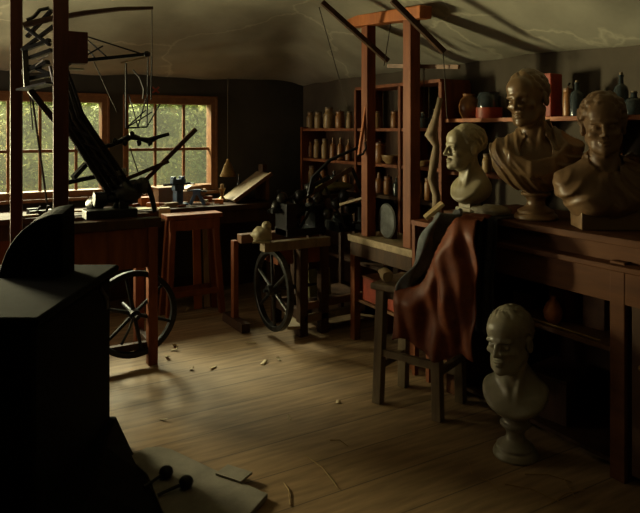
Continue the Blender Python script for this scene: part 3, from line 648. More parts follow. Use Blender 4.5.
bm = NB(); box(bm, (-0.022, (yL+yR)/2, 0.85), (0.014, abs(yR-yL)-0.03, 1.5)); sp('back_board', bm, 'dark_wood')
def jar_bm(bm, r, h, neck=0.7, z0=0.0):
    turn(bm, [(0, z0), (r*0.9, z0), (r, z0+h*0.08), (r, z0+h*0.72), (r*neck*1.05, z0+h*0.86), (r*neck, z0+h*0.90), (r*neck*1.12, z0+h*0.93), (r*neck*1.12, z0+h), (r*neck*0.9, z0+h), (0, z0+h*0.97)], seg=20); return bm
ORD = ['first', 'second', 'third', 'fourth', 'fifth', 'sixth', 'seventh', 'eighth', 'ninth', 'tenth']
protos = {}
def place(kind, build, px, z, scale, label, group, x=-0.2, depthjit=0.0, rz=0.0, cat=None):
    p, d = onX(px, x + depthjit); p.z = z
    if kind not in protos:
        o = build(); o.location = p; o.rotation_euler = (0, 0, rz); o.scale = scale; o['label'] = label; o['group'] = group
        protos[kind] = o
    else: o = dup(protos[kind], p, rz, label, group, scale)
    return o
def mk(kind, cat, body, bm_b, m_b, extra):
    def f():
        t = thing(kind, 'x', cat); obj(body, bm_b(), M[m_b], t, smooth=True)
        for nm, fb, m in extra: obj(nm, fb(), M[m], t, smooth=True)
        return t
    return f
mk_jar = mk('storage_jar', 'jar', 'jar_body', lambda: jar_bm(NB(), 0.5, 1.0), 'cream', [('jar_lid', lambda: turn(NB(), [(0, 1.0), (0.38, 1.0), (0.40, 1.03), (0.40, 1.09), (0.30, 1.12), (0, 1.12)], seg=18), 'grey_wood')])
mk_amb = mk('amber_jar', 'jar', 'jar_body', lambda: jar_bm(NB(), 0.5, 1.0, 0.8), 'amber', [('jar_lid', lambda: turn(NB(), [(0, 1.0), (0.45, 1.0), (0.45, 1.06), (0.08, 1.10), (0.08, 1.16), (0, 1.17)], seg=18), 'brown_wood')])
def bottle_bm():
    return turn(NB(), [(0, 0), (0.46, 0), (0.5, 0.03), (0.5, 0.58), (0.42, 0.68), (0.18, 0.76), (0.15, 0.92), (0.2, 0.93), (0.2, 0.97), (0.12, 0.97), (0, 0.95)], seg=20)
mk_bot = mk('bottle', 'bottle', 'bottle_body', bottle_bm, 'dark_glass', [('stopper', lambda: turn(NB(), [(0, 0.95), (0.12, 0.95), (0.14, 1.03), (0, 1.04)], seg=12), 'grey_wood')])
mk_abot = mk('amber_bottle', 'bottle', 'bottle_body', bottle_bm, 'amber', [('stopper', lambda: turn(NB(), [(0, 0.95), (0.12, 0.95), (0.14, 1.03), (0, 1.04)], seg=12), 'pale_wood')])
# upper shelf
for i, (px, w, h, k) in enumerate(((310.5, .08, .155, 'j'), (318.5, .085, .15, 'j'), (329, .105, .185, 'j'), (340, .09, .15, 'a'), (349.5, .06, .14, 'j'))):
    j = 'a' if k == 'a' else 'j'
    place(j, mk_jar if j == 'j' else mk_amb, px, 1.6155, (w, w, h), '%s jar on the top shelf in the corner, %s from the dark wall' % ('amber' if j == 'a' else 'cream stoneware', ORD[i]), 'jars on the top corner shelf')
for i, (px, w, h, k) in enumerate(((310.5, .07, .15, 'a'), (317, .07, .17, 'j'), (325, .07, .175, 'j'), (333, .065, .20, 'ab'), (340.5, .065, .20, 'ab'), (348.5, .06, .19, 'ab'))):
    place(k, {'a': mk_amb, 'j': mk_jar, 'ab': mk_abot}[k], px, 1.3205, (w, w, h), '%s on the second corner shelf, %s from the dark wall' % ({'a': 'squat amber jar', 'j': 'cream stoneware jar', 'ab': 'slim amber bottle'}[k], ORD[i]), 'jars and bottles on the second corner shelf')
for i, (px, w, h, k) in enumerate(((312, .08, .16, 'j'), (323, .075, .14, 'a'), (334, .08, .15, 'b'), (346, .07, .18, 'ab'))):
    place(k, {'a': mk_amb, 'j': mk_jar, 'ab': mk_abot, 'b': mk_bot}[k], px, 1.0605, (w, w, h), '%s on the third corner shelf, %s from the dark wall' % ({'a': 'squat amber jar', 'j': 'cream stoneware jar', 'ab': 'slim amber bottle', 'b': 'dark glass bottle'}[k], ORD[i]), 'jars and bottles on the third corner shelf')
# middle bay
for i, (px, w, h, k, z) in enumerate(((377, .07, .13, 'j', 1.6155), (395, .075, .13, 'a', 1.6155), (380, .10, .16, 'a', 1.3205), (397, .07, .15, 'b', 1.0605), (379, .08, .17, 'ab', 1.0605), (388, .075, .14, 'a', 1.0605))):
    place(k, {'a': mk_amb, 'j': mk_jar, 'ab': mk_abot, 'b': mk_bot}[k], px, z, (w, w, h), ('%s between the gallows uprights on the %s shelf, %s' % ({'a': 'amber jar', 'j': 'cream jar', 'ab': 'slim amber bottle', 'b': 'dark bottle'}[k], {1.6155: 'top', 1.3205: 'second', 1.0605: 'third'}[z], ['near its left end', 'near its right end', 'alone at left', 'rightmost', 'leftmost', 'in the middle'][i])), 'jars between the gallows uprights')
def bowl_bm(): return turn(NB(), [(0, 0), (0.28, 0), (0.30, 0.08), (0.45, 0.3), (0.5, 0.6), (0.5, 0.7), (0.46, 0.7), (0.40, 0.35), (0, 0.12)], seg=22)
def mk_bowl():
    t = obj('bowl', bowl_bm(), M['cream'], cat='bowl', label='x', base=(0, 0, 0), smooth=True); return t
place('bowl', mk_bowl, 391, 1.3205, (.16, .16, .10), 'cream bowl on the second shelf between the gallows uprights', 'bowls on the shelf unit')
place('bowl', mk_bowl, 424, 1.3205, (.15, .15, .06), 'shallow cream dish on the second shelf right of the gallows frame', 'bowls on the shelf unit')
for i, (px, w, h, k, z, lab) in enumerate(((423, .10, .12, 'b', 1.6155, 'squat dark bottle on the top shelf right of the gallows frame'), (434, .06, .14, 'b', 1.6155, 'small dark bottle on the top shelf beside the bark-covered pole'), (420, .07, .17, 'b', 1.3850, None), (419, .07, .13, 'j', 1.0605, 'cream jar on the third shelf right of the gallows frame'), (429, .075, .16, 'a', 1.0605, 'amber jar on the third shelf right of the gallows frame'))):
    if lab: place(k, {'a': mk_amb, 'j': mk_jar, 'ab': mk_abot, 'b': mk_bot}[k], px, z, (w, w, h), lab, 'vessels right of the gallows frame')
# bark pole
pb = [(440, 98), (436, 118), (431, 135), (436, 146), (434, 160), (432, 178), (437, 196), (436, 222)]
bm = NB(); tube(bm, [P(x, y, 4.6) for x, y in pb] + [Z(436, 4.6, 0.8)], [0.018, 0.024, 0.045, 0.026, 0.034, 0.026, 0.032, 0.03, 0.03], 12)
for v in bm.verts: v.co += Vector((noise.noise(v.co*14), noise.noise(v.co*14+Vector((9, 0, 0))), 0))*0.014
obj('bark_pole', bm, M['bark'], label='crooked pale bark-covered pole standing at the right end of the shelf unit', cat='pole', smooth='all')

# ---------------------------------------------------------------- long wall shelf behind the busts
wy0, wy1 = onX(442, -0.28)[0].y, -4.6
ws = thing('wall_shelf', 'long reddish shelf with odds and ends on the wall behind the busts', 'shelf', (-0.14, (wy0+wy1)/2, 1.63), 0)
WZ = 1.68
bm = NB(); box(bm, (-0.145, (wy0+wy1)/2, WZ-0.0125), (0.27, abs(wy1-wy0), 0.025)); obj('board', bm, M['orange_wood'], ws, world=True)
for y in np.linspace(wy0-0.15, wy1+0.2, 4):
    bm = NB(); prism(bm, [(-0.24, 0), (-0.01, 0), (-0.01, -0.2)], -0.012, 0.012, Matrix.Translation((0, y, WZ-0.025)) @ Matrix.Rotation(math.pi/2, 4, 'X')); obj('bracket', bm, M['red_wood'], ws, world=True)
wz2 = 1.30
w2 = thing('wall_shelf', 'lower dark reddish shelf on the wall, seen between the three upper busts', 'shelf', (-0.14, (wy0+wy1)/2, 1.27), 0)
bm = NB(); box(bm, (-0.13, (wy0+wy1)/2, wz2-0.0125), (0.24, abs(wy1-wy0), 0.025)); obj('board', bm, M['red_wood'], w2, world=True)
for y in np.linspace(wy0-0.15, wy1+0.2, 4):
    bm = NB(); prism(bm, [(-0.2, 0), (-0.01, 0), (-0.01, -0.18)], -0.012, 0.012, Matrix.Translation((0, y, wz2-0.025)) @ Matrix.Rotation(math.pi/2, 4, 'X')); obj('bracket', bm, M['red_wood'], w2, world=True)
def pot_bm(): return turn(NB(), [(0, 0), (0.3, 0), (0.45, 0.25), (0.5, 0.5), (0.42, 0.75), (0.27, 0.9), (0.3, 1.0), (0.25, 1.0), (0, 0.95)], seg=22)
X = -0.15
p = onX(469, X, WZ)[0]; t = thing('jug', 'round brown jug on the long shelf left of the tall bust', 'jug', p, 0.6)
bm = pot_bm(); bmesh.ops.scale(bm, vec=(.15, .15, .18), verts=bm.verts); obj('jug_body', bm, M['amber'], t, smooth=True)
bm = NB(); tube(bm, [(0.05, 0, 0.165), (0.10, 0, 0.16), (0.105, 0, 0.11), (0.07, 0, 0.07)], 0.008, 8); obj('handle', bm, M['amber'], t, smooth=True)
p = onX(489, X, WZ)[0]; t = thing('canister', 'wide red canister with a dark glass upper part on the long shelf', 'canister', p)
bm = NB(); turn(bm, [(0, 0), (0.088, 0), (0.09, 0.01), (0.09, 0.075), (0, 0.075)], seg=24); obj('red_base', bm, M['red_paint'], t, smooth=True)
bm = NB(); turn(bm, [(0, 0.076), (0.08, 0.076), (0.082, 0.15), (0.07, 0.17), (0.074, 0.18), (0, 0.185)], seg=24); obj('glass_top', bm, M['dark_glass'], t, smooth=True)
p = onX(551, X, WZ)[0]; t = thing('ledger', 'tall bright red ledger standing upright on the long shelf', 'book', p, 0.15)
bm = NB(); box(bm, (0, 0, 0.135), (0.13, 0.078, 0.27)); obj('cover', bm, M['red_paint'], t, bevel=0.006)
bm = NB(); box(bm, (0.004, 0, 0.135), (0.124, 0.06, 0.272)); obj('pages', bm, M['paper'], t)
p = onX(566, -0.05, WZ+0.01)[0]; t = thing('ladle', 'dark iron ladle leaning on the wall beside the red ledger', 'ladle', p)
bm = NB(); tube(bm, [(0, 0.01, 0.03), (0.02, 0.0, 0.19)], 0.006, 8); tube(bm, [(0.02, 0.0, 0.19), (0.01, -0.02, 0.2)], 0.006, 8); obj('handle', bm, M['iron'], t, smooth=True)
bm = NB(); blob(bm, (0, 0, 0.035), (0.03, 0.038, 0.034), 2, 0.05, 2); obj('ladle_bowl', bm, M['iron'], t, smooth='all')
place('a', mk_amb, 568, WZ+0.0005, (.06, .06, .16), 'reddish jar on the long shelf between red ledger and curly-haired bust', 'vessels on the long shelf', x=-0.17)
place('b', mk_bot, 577, WZ+0.0005, (.085, .085, .21), 'dark bottle on the long shelf just left of the curly-haired bust', 'vessels on the long shelf', x=-0.15)
place('b', mk_bot, 621, WZ+0.0005, (.08, .08, .235), 'tall dark bottle on the long shelf right of the curly-haired bust', 'vessels on the long shelf', x=-0.15)
place('b', mk_bot, 634, WZ+0.0005, (.10, .10, .13), 'squat dark bottle on the long shelf at the right edge of the photo', 'vessels on the long shelf', x=-0.15)
place('b', mk_bot, 455, WZ+0.0005, (.05, .05, .10), 'small dark bottle at the left end of the long shelf', 'vessels on the long shelf', x=-0.15)
for i, (px, w, h, k, lab) in enumerate(((487, .07, .12, 'j', 'cream jar on the lower wall shelf between profile bust and tall bust'), (570, .09, .17, 'b', 'dark bottle on the lower wall shelf right of the tall bust'), (556, .07, .14, 'b', 'narrow dark bottle on the lower wall shelf close to the tall bust'), (632, .10, .15, 'a', 'amber jar on the lower wall shelf right of the curly-haired bust'))):
    place(k, {'a': mk_amb, 'j': mk_jar, 'b': mk_bot}[k], px, wz2+0.0005, (w, w, h), lab, 'vessels on the lower wall shelf', x=-0.13)

# ---------------------------------------------------------------- chest / cabinet under the busts
def chest_frame():
    P0 = CW(0.903, 3.4)
    return P0
XC = -0.771; yc0 = -3.20; yc1 = -5.35
TOP = 1.11; DEP = 0.60
ch = thing('cabinet', 'massive dark red-brown wooden cabinet on the right carrying the three upper busts', 'cabinet', (XC+DEP/2, (yc0+yc1)/2, 0), 0)
def cp(nm, bm, m='chest_wood', **k): return obj(nm, bm, M[m], ch, world=True, **k)
ym, ln = (yc0+yc1)/2, abs(yc1-yc0)
bm = NB(); box(bm, (XC+DEP/2, ym, TOP-0.0175), (DEP+0.03, ln+0.02, 0.035)); cp('top_board', bm, bevel=0.004)
bm = NB(); box(bm, (XC+0.03+DEP/2, ym, TOP-0.078), (DEP-0.03, ln-0.02, 0.085)); cp('frieze', bm)
bm = NB(); box(bm, (XC-0.015+DEP/2, ym, TOP-0.135), (DEP+0.05, ln+0.02, 0.028)); cp('moulding', bm, bevel=0.006)
bm = NB(); box(bm, (XC+0.02, ym, TOP-0.225), (0.035, ln, 0.15)); cp('front_rail', bm)
bm = NB(); box(bm, (XC+DEP-0.02, ym, 0.5), (0.02, ln, 1.0)); cp('back_board', bm, 'dark_wood')
yp = onX(617, XC)[0].y
for y, w in ((yc0-0.04, 0.08), (yp, 0.075), (yc1+0.04, 0.08)):
    bm = NB(); box(bm, (XC+0.03, y, 0.5), (0.06, w, 1.0)); cp('stile', bm, 'chest_wood', bevel=0.004)
bm = NB(); box(bm, (XC+DEP/2, yc0-0.015, 0.5), (DEP, 0.03, 1.0)); cp('side_panel', bm)
bm = NB(); box(bm, (XC+DEP/2, yp-0.03, 0.5), (DEP-0.04, 0.02, 1.0)); cp('divider', bm, 'dark_wood')
bm = NB(); box(bm, (XC+DEP/2+0.02, ym, 0.05), (DEP-0.06, ln-0.05, 0.02)); cp('bottom_board', bm, 'dark_wood')
bm = NB(); box(bm, (XC+DEP/2-0.005, (yc0+yp)/2, 0.585), (DEP-0.03, abs(yp-yc0)-0.06, 0.022)); cp('inner_shelf', bm, 'brown_wood')
bm = NB(); box(bm, (XC+0.025, (yp+yc1)/2-0.01, 0.48), (0.03, abs(yc1-yp)-0.11, 0.86)); d_o = cp('door', bm, 'dark_wood', bevel=0.004)
bm = NB(); blob(bm, (XC-0.0, yp-0.12, 0.55), (0.015, 0.015, 0.015), 1, 0, 2); obj('knob', bm, M['brass'], d_o, world=True, smooth='all')
# contents of the open compartment
xi = XC+0.22
for i, (px, z, s, rz_, m, lab, nm, cat) in enumerate((
    (532, 0.597, (.20, .12, .07), 0.2, 'dark_wood', 'dark flat box at the left of the open cabinet shelf', 'wooden_box', 'box'),
    (571, 0.597, (.18, .14, .16), -0.2, 'red_wood', 'reddish wooden box in the middle of the open cabinet shelf', 'wooden_box', 'box'),
    (602, 0.597, (.16, .12, .26), 0.1, 'brown_wood', 'tall brown box at the right of the open cabinet shelf', 'wooden_box', 'box'),
    (560, 0.061, (.30, .25, .22), 0.15, 'dark_wood', 'large dark crate at the bottom of the open cabinet', 'crate', 'crate'))):
    p = onX(px, xi+0.04)[0]; bm = NB(); box(bm, (0, 0, s[2]/2), s); 
    t = thing(nm, lab, cat, (p.x, p.y, z), rz_); obj('box_body', bm, M[m], t, bevel=0.004)
    bm = NB(); box(bm, (0, 0, s[2]+0.008), (s[0]+0.01, s[1]+0.01, 0.014)); obj('lid', bm, M[m], t, bevel=0.003)
p = onX(553, XC+0.08, 0.597)[0]; bm = NB(); turn(bm, [(0, 0), (0.025, 0), (0.045, 0.03), (0.05, 0.06), (0.035, 0.10), (0.015, 0.125), (0.014, 0.14), (0, 0.142)], seg=18, loc=p); obj('clay_flask', bm, M['orange_clay'], label='small orange clay flask standing on the open cabinet shelf', cat='flask', smooth=True)
p = onX(588, XC+0.07, 0.585)[0]
bm = NB(); box(bm, (p.x+0.02, p.y+0.02, 0.87), (0.012, 0.05, 0.06)); obj('paper_tag', bm, M['paper'], label='small pale paper tag hanging in the top of the open cabinet', cat='tag')
bm = NB(); tube(bm, [onX(532, XC+0.03, 0.6035)[0], onX(600, XC+0.03, 0.6035)[0]], 0.006, 6); obj('measuring_rod', bm, M['straw'], label='thin yellowish rod resting along the front of the open cabinet shelf', cat='rod')
# white-grey cloth / papers beside profile bust
bm = NB(); p = Z(491, 3.65, TOP); blob(bm, p+Vector((0, 0, 0.028)), (0.11, 0.09, 0.036), 4, 0.5, 3, 3.2); obj('crumpled_cloth', bm, M['rag'], label='crumpled pale grey cloth on the cabinet top beside the profile bust', cat='cloth', smooth='all')

# cupboard added outside the frame to keep light off the left floor
yc_ = -1.75
cb = thing('added_shade_cupboard', 'low dark cupboard added out of view left of the stove to shade the floor', 'cupboard', (-4.25, yc_, 0), 0)
bm = NB(); box(bm, (0, 0, .55), (.36, 1.7, 1.10)); obj('carcass', bm, M['dark_wood'], cb, bevel=.005)
bm = NB(); box(bm, (0, 0, 1.115), (.42, 1.76, .03)); obj('top_board', bm, M['dark_wood'], cb, bevel=.005)
for sy_ in (-1, 1):
    bm = NB(); box(bm, (.19, sy_*.42, .55), (.02, .78, .98)); d_o = obj('door', bm, M['red_wood'], cb, bevel=.003)
    bm = NB(); blob(bm, (.21, sy_*.08, .6), (.014, .014, .014), 1, 0, 2); obj('knob', bm, M['brass'], d_o, smooth='all')

# ---------------------------------------------------------------- sculpture
def smin(a, b, k):
    h = np.clip(0.5+0.5*(b-a)/k, 0, 1); return b*(1-h)+a*h-k*h*(1-h)
def smax(a, b, k): return -smin(-a, -b, k)
def ell(p, c, r):
    q = p - np.array(c, np.float32); r = np.array(r, np.float32)
    k0 = np.sqrt(((q/r)**2).sum(-1)); k1 = np.sqrt(((q/r**2)**2).sum(-1)) + 1e-6
    return k0*(k0-1)/k1
def cap(p, a, b, ra, rb=None):
    rb = ra if rb is None else rb
    a, b = np.array(a, np.float32), np.array(b, np.float32); ab = b-a
    t = np.clip(((p-a)@ab)/(ab@ab), 0, 1)
    return np.sqrt(((p-a-t[..., None]*ab)**2).sum(-1)) - (ra+(rb-ra)*t)
def nets(F, lo, h):
    """naive surface nets on a sampled field"""
    ins = F < 0; nx, ny, nz = F.shape
    cnt = np.zeros((nx-1, ny-1, nz-1)); acc = np.zeros((nx-1, ny-1, nz-1, 3))
    for ax in range(3):
        sl0 = [slice(None)]*3; sl1 = [slice(None)]*3; sl0[ax] = slice(0, -1); sl1[ax] = slice(1, None)
        f0, f1 = F[tuple(sl0)], F[tuple(sl1)]; cr = (f0 < 0) != (f1 < 0)
        t = np.where(cr, f0/np.where(cr, f0-f1, 1), 0)
        o = [a for a in range(3) if a != ax]
        for u in (0, 1):
            for v in (0, 1):
                s = [slice(None)]*3; s[o[0]] = slice(u, F.shape[o[0]]-1+u); s[o[1]] = slice(v, F.shape[o[1]]-1+v)
                c = cr[tuple(s)]; tt = t[tuple(s)]; cnt += c
                acc[..., ax] += np.where(c, tt, 0); acc[..., o[0]] += c*u; acc[..., o[1]] += c*v
    m = cnt > 0; idx = -np.ones(m.shape, int); idx[m] = np.arange(m.sum())
    gi = np.stack(np.nonzero(m), -1); verts = (gi + acc[m]/cnt[m][:, None])*h + np.array(lo)
    faces = []
    for ax in range(3):
        o = [(ax+1) % 3, (ax+2) % 3]
        sl0 = [slice(None)]*3; sl1 = [slice(None)]*3; sl0[ax] = slice(0, -1); sl1[ax] = slice(1, None)
        i0, i1 = ins[tuple(sl0)], ins[tuple(sl1)]; cr = np.stack(np.nonzero(i0 != i1), -1)
        ok = (cr[:, o[0]] > 0) & (cr[:, o[1]] > 0) & (cr[:, o[0]] < F.shape[o[0]]-1) & (cr[:, o[1]] < F.shape[o[1]]-1)
        cr = cr[ok]; sgn = i0[tuple(cr.T)]
        q = []
        for du, dv in ((-1, -1), (0, -1), (0, 0), (-1, 0)):
            c = cr.copy(); c[:, o[0]] += du; c[:, o[1]] += dv; q.append(idx[tuple(c.T)])
        q = np.stack(q, -1); q[~sgn] = q[~sgn][:, ::-1]; faces.append(q)
    return verts, np.concatenate(faces)
def mesh_from(name, V, F_, m, parent, mtx=None):
    me = bpy.data.meshes.new(name); me.from_pydata([tuple(v) for v in V], [], [tuple(int(i) for i in f) for f in F_]); me.validate()
    if mtx is not None: me.transform(mtx)
    for p in me.polygons: p.use_smooth = True
    me.materials.append(m); o = bpy.data.objects.new(name, me); o.parent = parent; C.objects.link(o); return o
def rotm(yaw, pitch, roll):
    return np.array((Matrix.Rotation(yaw, 3, 'Z') @ Matrix.Rotation(pitch, 3, 'X') @ Matrix.Rotation(roll, 3, 'Y')), np.float32)
def head_sdf(p, hair, seed, jaw=1.0, gaunt=0.0):
    d = ell(p, (0, .018, .035), (.077, .098, .086))
    d = smin(d, ell(p, (0, -.028, -.03), (.060, .064, .088)), .03)
    d = smin(d, ell(p, (0, -.048, -.083), (.043*jaw, .043, .030)), .03)
    d = smin(d, ell(p, (0, -.086, -.101), (.022, .017, .017)), .016)
    d = smin(d, cap(p, (-.058, .0, -.055), (-.03, -.06, -.09), .014), .03); d = smin(d, cap(p, (.058, .0, -.055), (.03, -.06, -.09), .014), .03)
    d = smin(d, ell(p, (0, -.062, .05), (.055, .035, .04)), .03)
    for s in (-1, 1):
        d = smin(d, cap(p, (s*.012, -.095, .014), (s*.046, -.082, .013), .009, .007), .012)
        d = smin(d, ell(p, (s*.043, -.068, -.034), (.020, .018, .015)), .02)
        d = smax(d, -ell(p, (s*.031, -.104, -.006), (.0185, .020, .0125)), .012)
        d = smin(d, ell(p, (s*.0305, -.0785, -.007), (.0130, .0125, .0105)), .003)
        d = smin(d, cap(p, (s*.019, -.089, -.003), (s*.043, -.083, -.004), .0035), .004)
        d = smin(d, cap(p, (s*.020, -.087, -.014), (s*.041, -.083, -.013), .0028), .004)
        d = smax(d, -cap(p, (s*.022, -.098, -.048), (s*.034, -.09, -.070), .0035), .008)
        e = ell(p, (s*.079, .012, -.015), (.011, .019, .031)); e = smax(e, -ell(p, (s*.091, .008, -.013), (.009, .010, .019)), .005)
        d = smin(d, e, .006)
        d = smin(d, ell(p, (s*.0125, -.103, -.040), (.0085, .010, .0075)), .006)
        if gaunt: d = smax(d, -ell(p, (s*.052, -.085, -.062), (.016, .020, .022)), .025)
    d = smin(d, cap(p, (0, -.092, .012), (0, -.116, -.033), .0085, .0110), .009)
    d = smin(d, ell(p, (0, -.096, -.0635), (.024, .0115, .0060)), .005)
    d = smin(d, ell(p, (0, -.095, -.0755), (.019, .0115, .0065)), .005)
    d = smax(d, -ell(p, (0, -.108, -.0695), (.026, .010, .0022)), .003)
    rn = random.Random(seed)
    if hair:
        n, rad, amp = {'short': (330, .0115, .0035), 'curly': (230, .019, .010), 'sides': (150, .009, .000)}[hair]
        near = np.abs(p - np.array((0, .018, .03), np.float32)).max(-1) < .15
        pn = p[near]; hs = None
        for i in range(n):
            th = rn.uniform(0, 6.283); phi = math.acos(rn.uniform(-0.45, 1.0))
            v = np.array((math.sin(phi)*math.cos(th), math.sin(phi)*math.sin(th), math.cos(phi)))
            q = np.array((0, .020, .035)) + v*np.array((.076, .097, .085))
            if q[1] < -.040 + (0.0 if hair != 'sides' else .04) and q[2] < (.088 if hair != 'curly' else .080): continue
            if hair == 'sides' and q[2] > .065: continue
            if q[2] < -.02 and q[1] < .03: continue
            if abs(q[0]) > .05 and q[1] < .025 and q[2] < .04: continue
            t = np.array((-v[1]*.5, v[0]*.5, -.8 if hair != 'curly' else rn.uniform(-.6, .6))); t -= v*(t@v); t /= np.linalg.norm(t)+1e-6; L = rad*rn.uniform(.8, 1.8)
            q = q + v*amp*rn.uniform(.1, 1.2)
            e = cap(pn, tuple(q-t*L), tuple(q+t*L), rad*rn.uniform(.5, .7))
            hs = e if hs is None else np.minimum(hs, e)
        dn = d[near]; dn = smin(dn, hs, .006 if hair == 'curly' else .004); d[near] = dn
    return d
def fold(p, a, f, ph, tw=0.0):
    a = np.array(a, np.float32); a = a/np.linalg.norm(a)
    s = (p@a)*f + ph + tw*np.sin(p[..., 2]*21+p[..., 0]*13)
    return np.abs(np.sin(s))
def make_bust(label, loc, rz, S, hw, zb, base_h, m, hair, seed, head=(0, 0, 0), drape=None, socle='round', gaunt=0.0, jaw=1.0, fz=0.0, lean=(0, 0), fr_r=0.075):
    """life-size field, head centre at the origin, face towards -y"""
    t = thing('bust', label, 'bust', loc, rz)
    h = 0.0052
    lo = (-hw-.05, -.19, zb-.03); hi = (hw+.05, .20, .16)
    ax = [np.arange(lo[i], hi[i], h, dtype=np.float32) for i in range(3)]
    p = np.stack(np.meshgrid(*ax, indexing='ij'), -1)
    Rm = rotm(*head); piv = np.array((0, .035, -.13), np.float32)
    ph = (p-piv)@Rm + piv          # into head space
    hd = head_sdf(ph, hair, seed, jaw, gaunt)
    neck_top = Rm@(np.array((0, .018, -.06), np.float32)-piv)+piv
    d = smin(hd, cap(p, tuple(neck_top), (0, .045, -.215), .050, .062), .018)
    for s in (-1, 1):
        e0 = Rm@(np.array((s*.058, .015, -.055), np.float32)-piv)+piv
        d = smin(d, cap(p, tuple(e0), (s*.016, -.022, -.205), .011, .010), .012)
    a0 = Rm@(np.array((0, -.035, -.115), np.float32)-piv)+piv
    d = smin(d, ell(p, tuple(a0), (.012, .014, .014)), .01)
    # torso
    tor = cap(p, (-.15, .045, -.262), (.15, .045, -.262), .062)
    tor = smin(tor, ell(p, (0, .03, -.33), (.165, .098, .15)), .05)
    for s in (-1, 1):
        tor = smin(tor, ell(p, (s*.065, -.035, -.315), (.075, .045, .055)), .03)
        tor = smin(tor, cap(p, (s*.015, -.028, -.222), (s*.14, .01, -.225), .010), .018)
        tor = smin(tor, cap(p, (0, .055, -.15), (s*.11, .055, -.235), .045, .04), .05)
    zc = -.20
    bound = ell(p, (0, .03, zc), (hw, .14, zc-zb))
    cut = smax(tor, bound, .012)
    body = smin(d, cut, .02)
    V, Fq = nets(body, lo, h); zbt = float(V[:, 2].min())
    off = base_h - zbt*S
    mt = Matrix.Translation((0, 0, off)) @ Matrix.Diagonal((S, S, S, 1))
    V[:, 0] += 0; mesh_from('carved_figure', V, Fq, m, t, mt)
    if drape:
        if drape['style'] == 'toga':
            cst = np.array((.17, -.03, -.13), np.float32); rr = np.sqrt(((p-cst)**2*np.array((1, .35, 1), np.float32)).sum(-1))
            sf = rr*150 + 1.3*np.sin(p[..., 0]*23+p[..., 2]*9) + .8*np.sin(p[..., 2]*37+1)
        else:
            an = np.arctan2(p[..., 0]-.02, -(p[..., 2]+.13))
            sf = an*11 + 1.1*np.sin(p[..., 2]*26+p[..., 0]*11) + .7*np.sin(p[..., 0]*41)
        ridge = .62*(.5+.5*np.sin(sf)) + .38*(.5+.5*np.sin(sf*1.9+2))**2
        amp = .65+.35*np.sin(p[..., 0]*17+p[..., 2]*13+2)
        thick = .008 + .0195*ridge*amp
        tor2 = smin(tor, cut, .001); bd = ell(p, (0, .03, zc), (hw+.012, .155, zc-zb+.010))
        dr = smax(tor-thick, bd-thick*.9, .012)
        if drape['style'] == 'toga':
            # open around the throat, one end thrown over the shoulder
            dr = np.maximum(dr, -(ell(p, (.0, -.06, -.225), (.065, .12, .075))))
            dr = np.maximum(dr, -(cap(p, (0, .02, -.05), (0, .045, -.2), .066)))
            for k in range(4):
                pts = [(-.145+.012*k, .0, -.212-.004*k), (-.105, -.07, -.245-.018*k), (-.02, -.098-.002*k, -.282-.020*k), (.07, -.085, -.262-.018*k), (.125, -.03, -.212-.010*k), (.13, .05, -.20)]
                for q0, q1 in zip(pts, pts[1:]): dr = smin(dr, np.maximum(cap(p, q0, q1, .0095), bd-.012), .012)
        else:
            dr = np.maximum(dr, -(cap(p, (-.02, -.10, -.20), (.06, -.11, -.40), .048, .012)))
            dr = np.maximum(dr, -(cap(p, (0, .0, -.05), (0, .035, -.2), .068)))
            for s in (-1, 1):
                for k in range(3):
                    dr = smin(dr, np.maximum(cap(p, (s*(.085+.03*k), .02, -.20-.004*k), (s*(.045+.035*k)+.02, -.09+.012*k, -.37), .010, .009), bd-.010), .016)
        V2, F2 = nets(dr, lo, h)
        mesh_from('drapery', V2, F2, m, t, mt)
    bm = NB(); k = base_h; r = fr_r
    if socle == 'round':
        prof = [(0, 0), (r*1.25, 0), (r*1.28, k*.06), (r*1.2, k*.16), (r*1.05, k*.2), (r*1.08, k*.28), (r*.8, k*.36), (r*.55, k*.46), (r*.5, k*.6), (r*.6, k*.72), (r*.85, k*.80), (r*.88, k*.87), (r*.7, k*.92), (r*.66, k*1.0+.05*S), (0, k*1.0+.05*S)]
        turn(bm, prof, seg=36)
    elif socle == 'block':
        box(bm, (0, 0.03*S, k/2+.025*S), (.085*S, .085*S, k+.05*S)); box(bm, (0, .03*S, .012), (.11*S, .11*S, .024))
    else:
        box(bm, (0, 0.03*S, k/2+.02*S), (hw*1.25*S, .15*S, k+.04*S))
    if socle == 'round': bmesh.ops.translate(bm, verts=bm.verts, vec=(0, .03*S, 0))
    obj('socle', bm, m, t, smooth=True, bevel=0.004)
    return t
face_cam = -AZ      # rz that turns the face (-y) towards the camera
p = Z(536, 3.50, TOP+0.001)
make_bust('tall bronze-brown bust in a toga, short hair, looking down left on a round socle', p, face_cam-0.30, 1.26, .172, -.40, .165, M['bronze_plaster'], 'short', 11, head=(-0.52, 0.10, -0.10), drape={'style': 'toga', 'dir': (.5, .1, 1), 'f': 105, 'tw': 1.0}, gaunt=1, fr_r=.092)
p = Z(607, 3.17, TOP+0.001)
make_bust('tan bust with tousled curly hair and draped shoulders at the right end of the cabinet', p, face_cam-0.08, 1.20, .185, -.385, .055, M['tan_plaster'], 'curly', 23, head=(-0.28, 0.05, -0.05), drape={'style': 'cloak', 'dir': (1, .1, .25), 'f': 75, 'tw': .6}, socle='wide')
p = Z(466, 3.86, TOP+0.001)
make_bust('pale cream bust in left profile with cropped hair, leftmost on the cabinet', p, face_cam-1.0, 1.13, .105, -.31, .035, M['cream_plaster'], 'short', 31, head=(-0.30, 0.0, 0.0), socle='block', jaw=1.1)
p = Z(514, 3.12, 0.0)
